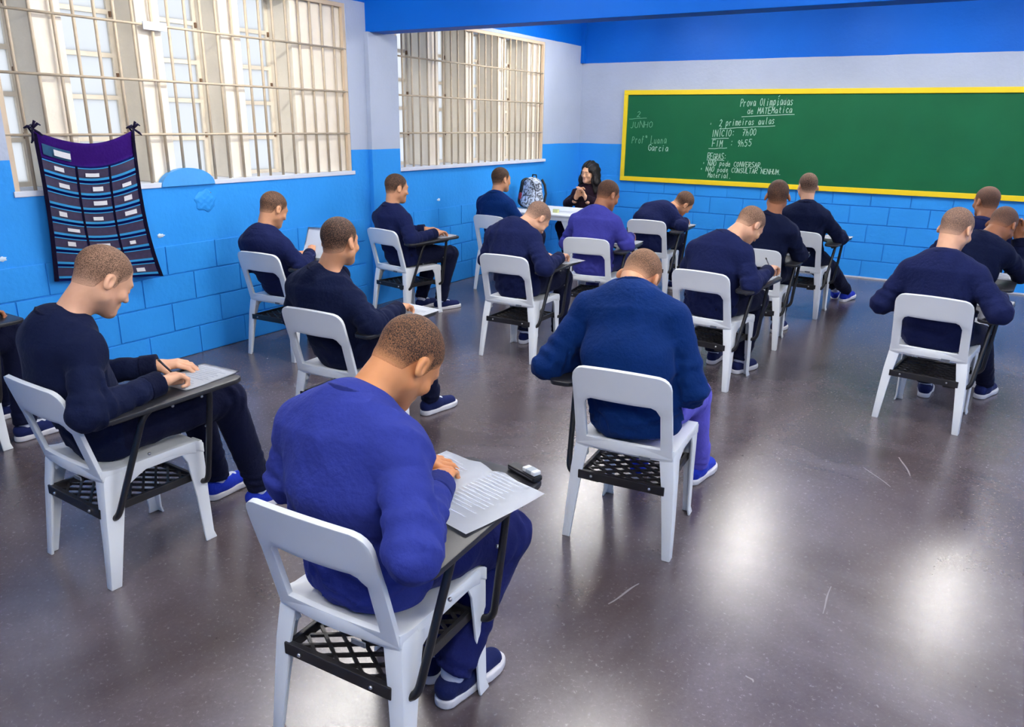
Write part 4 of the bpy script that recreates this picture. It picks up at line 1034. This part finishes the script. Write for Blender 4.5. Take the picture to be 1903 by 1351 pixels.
# ---- pens and pencils
def pen(name, k, a, b, rgb, label, tip=(30, 30, 30)):
    a, b = Vector(a), Vector(b); d = (b-a).normalized(); L = (b-a).length
    t = tag(empty(name), label, name, 'writing tools in use'); t.matrix_world = frame(k) @ Matrix.Translation(a)
    obj('barrel', add_tube(bmesh.new(), [d*.018, d*(L-.012)], .0042, 8), mat('%s %s' % (name, rgb), rgb, rough=.35), t, True)
    obj('tip', add_tube(bmesh.new(), [d*0, d*.018], .004, 8, radii=[.0008, .004]), mat('tip %s' % (tip,), tip, rough=.4), t, True)
    obj('end_cap', add_tube(bmesh.new(), [d*(L-.012), d*L], .0046, 8), mat('tip %s' % (tip,), tip, rough=.4), t, True)
def held(k, label, rgb, name='pencil'):
    r = ROOT[k][1]; w, H = r['rw'], r['HR']
    p = w+H@np.array([-.030, .118, -.038]); q = w+H@np.array([-.020, .045, .075]); 
    pen(name, k, p, q, rgb, label)
held('B', 'dark pen in the hand of the student writing at the left', (24, 26, 40), 'pen')
held('H', 'dark pencil standing up from the hand of the violet-blue student', (40, 40, 46))
held('J', 'grey pencil in the hand of the bent student in the third row', (120, 124, 134))
held('M', 'dark pen in the hand of the broad student at the right', (30, 30, 40), 'pen')
pen('pen', 'B', (.06, .40, TZ(.4)+.006), (.075, .53, TZ(.53)+.006), (20, 22, 30), 'black pen lying by the top edge of the sheet at the left')
# ---- A: eraser and black case on the tablet corner
e = link('eraser', from_bm('eraser', box((-.026, -.013, 0), (.026, .013, .012), .003), mat('white vinyl eraser', (212, 216, 220), rough=.6)))
e.matrix_world = frame('A') @ Matrix.Translation((.285, .532, TZ(.53)+.0185)) @ Matrix.Rotation(math.radians(-22), 4, 'Z'); tag(e, 'white eraser on a small black case at the corner of the nearest tablet', 'eraser')
obj('print_band', box((-.012, -.0134, -.0003), (.014, .0134, .0124), .003), mat('grey eraser print', (150, 160, 170), rough=.6), e)
e = link('pencil_case', from_bm('pencil_case', box((-.085, -.017, 0), (.033, .017, .017), .006), mat('black soft case', (20, 21, 26), rough=.5)))
e.matrix_world = frame('A') @ Matrix.Translation((.282, .533, TZ(.53)+.0005)) @ Matrix.Rotation(math.radians(-22), 4, 'Z'); tag(e, 'flat black case under the eraser on the nearest tablet', 'case')
obj('zip', box((-.080, -.0185, .008), (.028, -.0165, .0105)), mat('case zip', (70, 72, 80), rough=.4), e)

# ------------------------------------------------------------------ teacher, her table and what stands on it
def table():
    t = tag(empty('plastic_table', (.56, 7.72, 0)), 'white plastic table in front of the teacher with splayed legs', 'table')
    def top(u, v): return Vector((-.46+.92*u, -.40+.80*v, .70))
    bm = box((-.46, -.40, .678), (.46, .40, .702), .01); add_box(bm, (-.44, -.385, .638), (.44, -.372, .68)); add_box(bm, (-.44, .372, .638), (.44, .385, .68)); add_box(bm, (-.44, -.37, .638), (-.427, .37, .68)); add_box(bm, (.427, -.37, .638), (.44, .37, .68))
    obj('tabletop', bm, M_PLASTIC, t)
    for sx in (-1, 1):
        for sy in (-1, 1):
            bm = bmesh.new(); secs = []
            for z, o, w in ((0, .0, .042), (.35, -.008, .055), (.55, -.014, .075), (.64, -.018, .12), (.682, -.02, .16)):
                x, y = sx*(.44+o), sy*(.385+o); th = .012
                secs.append([(x, y, z), (x-sx*w, y, z), (x-sx*w, y-sy*th, z), (x-sx*th, y-sy*th, z), (x-sx*th, y-sy*w, z), (x, y-sy*w, z)])
            add_prism(bm, secs); link('leg', from_bm('leg', bm, M_PLASTIC), t)
table()
def backpack():
    t = tag(empty('backpack', (.29, 7.72, .703), math.radians(-18)), 'black and marbled grey backpack standing on the teacher table', 'backpack')
    def f_body(p):
        d = cap(p, (0, 0, .10), (0, .0, .27), .095, .075, np.array([1, 0, 0], F32), 1.75)
        d = smin(d, cap(p, (0, -.06, .07), (0, -.05, .15), .055, .045, np.array([1, 0, 0], F32), 1.9), .03)
        return smax(d, .004-p[:, 2], .02)+F32(.004)*waves(p, 5, 5, 20, 50)
    m = bpy.data.materials.new('marbled bag cloth'); m.use_nodes = True; nt = m.node_tree; b = nt.nodes['Principled BSDF']
    n = nt.nodes.new('ShaderNodeTexNoise'); n.inputs['Scale'].default_value = 16; n.inputs['Detail'].default_value = 7; n.inputs['Distortion'].default_value = 2.2
    r = nt.nodes.new('ShaderNodeValToRGB'); e = r.color_ramp.elements; e[0].position = .40; e[0].color = (*lin((40, 46, 60)), 1); e[1].position = .58; e[1].color = (*lin((206, 218, 236)), 1)
    tc = nt.nodes.new('ShaderNodeTexCoord'); nt.links.new(tc.outputs['Object'], n.inputs['Vector']); nt.links.new(n.outputs['Fac'], r.inputs[0]); nt.links.new(r.outputs[0], b.inputs['Base Color']); b.inputs['Roughness'].default_value = .7
    V, Q = mesh_field(f_body, (-.22, -.16, -.01), (.22, .14, .40), .008); link('bag_body', to_mesh('bag_body', V, Q, m), t)
    dk = mat('black bag webbing', (16, 18, 24), rough=.7, noise=.2, nscale=40)
    def f_side(p):
        d = cap(p, (-.11, .0, .08), (-.095, .0, .27), .085, .065, np.array([0, 1, 0], F32), 1.15); d = smax(d, p[:, 0]+.075, .02); return smax(d, .003-p[:, 2], .01)
    V, Q = mesh_field(f_side, (-.24, -.18, -.01), (0, .14, .40), .008); link('side_panel', to_mesh('side_panel', V, Q, dk), t)
    for s in (-.07, .07):
        link('strap', from_bm('strap', add_tube(bmesh.new(), [(s, .08, .32), (s*1.1, .12, .26), (s*1.2, .135, .16), (s*1.2, .11, .05)], .014, 8), dk, True), t)
    link('grab_loop', from_bm('grab_loop', add_tube(bmesh.new(), [(-.035, .03, .335), (-.03, .03, .37), (.03, .03, .37), (.035, .03, .335)], .008, 8), dk, True), t)
    link('zip', from_bm('zip', add_tube(bmesh.new(), [(.13*math.cos(a), -.062-.03*math.sin(a)*0, .13+.20*math.sin(a)) for a in [math.pi*k/14 for k in range(15)]], .004, 6), dk, True), t)
    bm = bmesh.new(); bmesh.ops.create_icosphere(bm, subdivisions=3, radius=.03)
    for v in bm.verts: v.co = Vector((v.co.x*1.1-.10, v.co.y*.5-.088, v.co.z*1.5+.13))
    link('red_badge', from_bm('red_badge', bm, mat('red badge', (140, 26, 40), rough=.6), True), t)
backpack()
o = tag(obj('notepad', box((-.03, -.02, 0), (.03, .02, .035), .003), mat('pale yellow pad', (206, 212, 150), rough=.8)), 'small pale yellow block of notes on the teacher table', 'notepad'); o.location = (.72, 7.50, .7025)
obj('cover', box((-.0305, -.0205, .0352), (.0305, .0205, .0368)), mat('pad cover', (176, 196, 170), rough=.6), o)
o = link('paper_stack', printed('paper_stack', .30, .21, .002, 2)); o.location = (.80, 7.62, .7028); o.rotation_euler = (0, 0, .2); tag(o, 'loose papers on the teacher table in front of her hands', 'paper')
lines_on(o, .30, .21, .0028, 10, 4, M_INK)
TX, TY, TA = .62, 8.62, 184
chair(TX, TY, TA, 'plain white plastic chair behind the teacher table', tablet=False)
CHAIRS['T'] = (TX, TY, TA)
person(dict(x=TX, y=TY, deg=TA, seed=301, label='teacher with long black hair and dark blouse seated behind the white table, hands together', nb=(.0, .10, .93), head=(-.005, .15, 1.085), yaw=-18, pitch=8, roll=-5, skin='light', shirt='teacher', hair='long',
       le=(-.24, .16, .70), lw=(-.06, .36, .80), re=(.25, .17, .70), rw=(.07, .35, .80), ldir=(.35, .1, .8), rdir=(-.35, .1, .8), lnorm=(-.7, -.5, .3), rnorm=(.7, -.5, .3), lcurl=.45, rcurl=.5, rpinch=.2, res='mid', hs=.98,
       lank=(-.10, .48, .09), rank=(.10, .46, .09)))

# ------------------------------------------------------------------ small wear: chalky scuffs on the floor, old adhesive on the wall
FLOOR = bpy.data.objects['floor']
M_SCUFF = mat('chalky scuff', (128, 124, 128), rough=.7)
for (ax, ay), (bx, by), w in (((3.803, 2.197), (3.85, 2.374), .007), ((4.41, 3.948), (4.552, 3.777), .006), ((4.552, 4.181), (4.621, 3.961), .008), ((4.464, 2.551), (4.461, 2.744), .005), ((4.325, 2.088), (4.35, 2.067), .009)):
    a, c = Vector((ax, ay, 0)), Vector((bx, by, 0)); d = c-a; n = Vector((-d.y, d.x, 0)).normalized(); bm = bmesh.new(); top, bot = [], []
    for k in range(9):
        t = k/8; ww = w*math.sin(math.pi*(.08+.84*t))**.5*(.7+.5*random.random()); m = a+d*t+n*w*.5*math.sin(5*t+ax)
        top.append(m+n*ww/2); bot.append(m-n*ww/2)
    add_prism(bm, [[Vector((p.x, p.y, z)) for p in top+bot[::-1]] for z in (.0001, .0009)])
    link('scuff', from_bm('scuff', bm, M_SCUFF), FLOOR)
M_DAB = mat('dried adhesive', (196, 214, 232), rough=.5)
for y, z, s in ((3.207, .871, .028), (2.194, .851, .026), (6.334, .881, .026), (3.63, 1.127, .011)):
    bm = bmesh.new(); bmesh.ops.create_icosphere(bm, subdivisions=3, radius=1)
    for v in bm.verts:
        c = v.co.copy(); k = 1+.3*math.sin(5*c.y+y*9)*math.cos(6*c.z); v.co = Vector((.005*c.x+.008 if z < .8 else .005*c.x, y+s*c.y*k, z+s*.5*c.z*k))
    link('adhesive_dab', from_bm('adhesive_dab', bm, M_DAB if s > .02 else M_STICKER, True), wall_left)
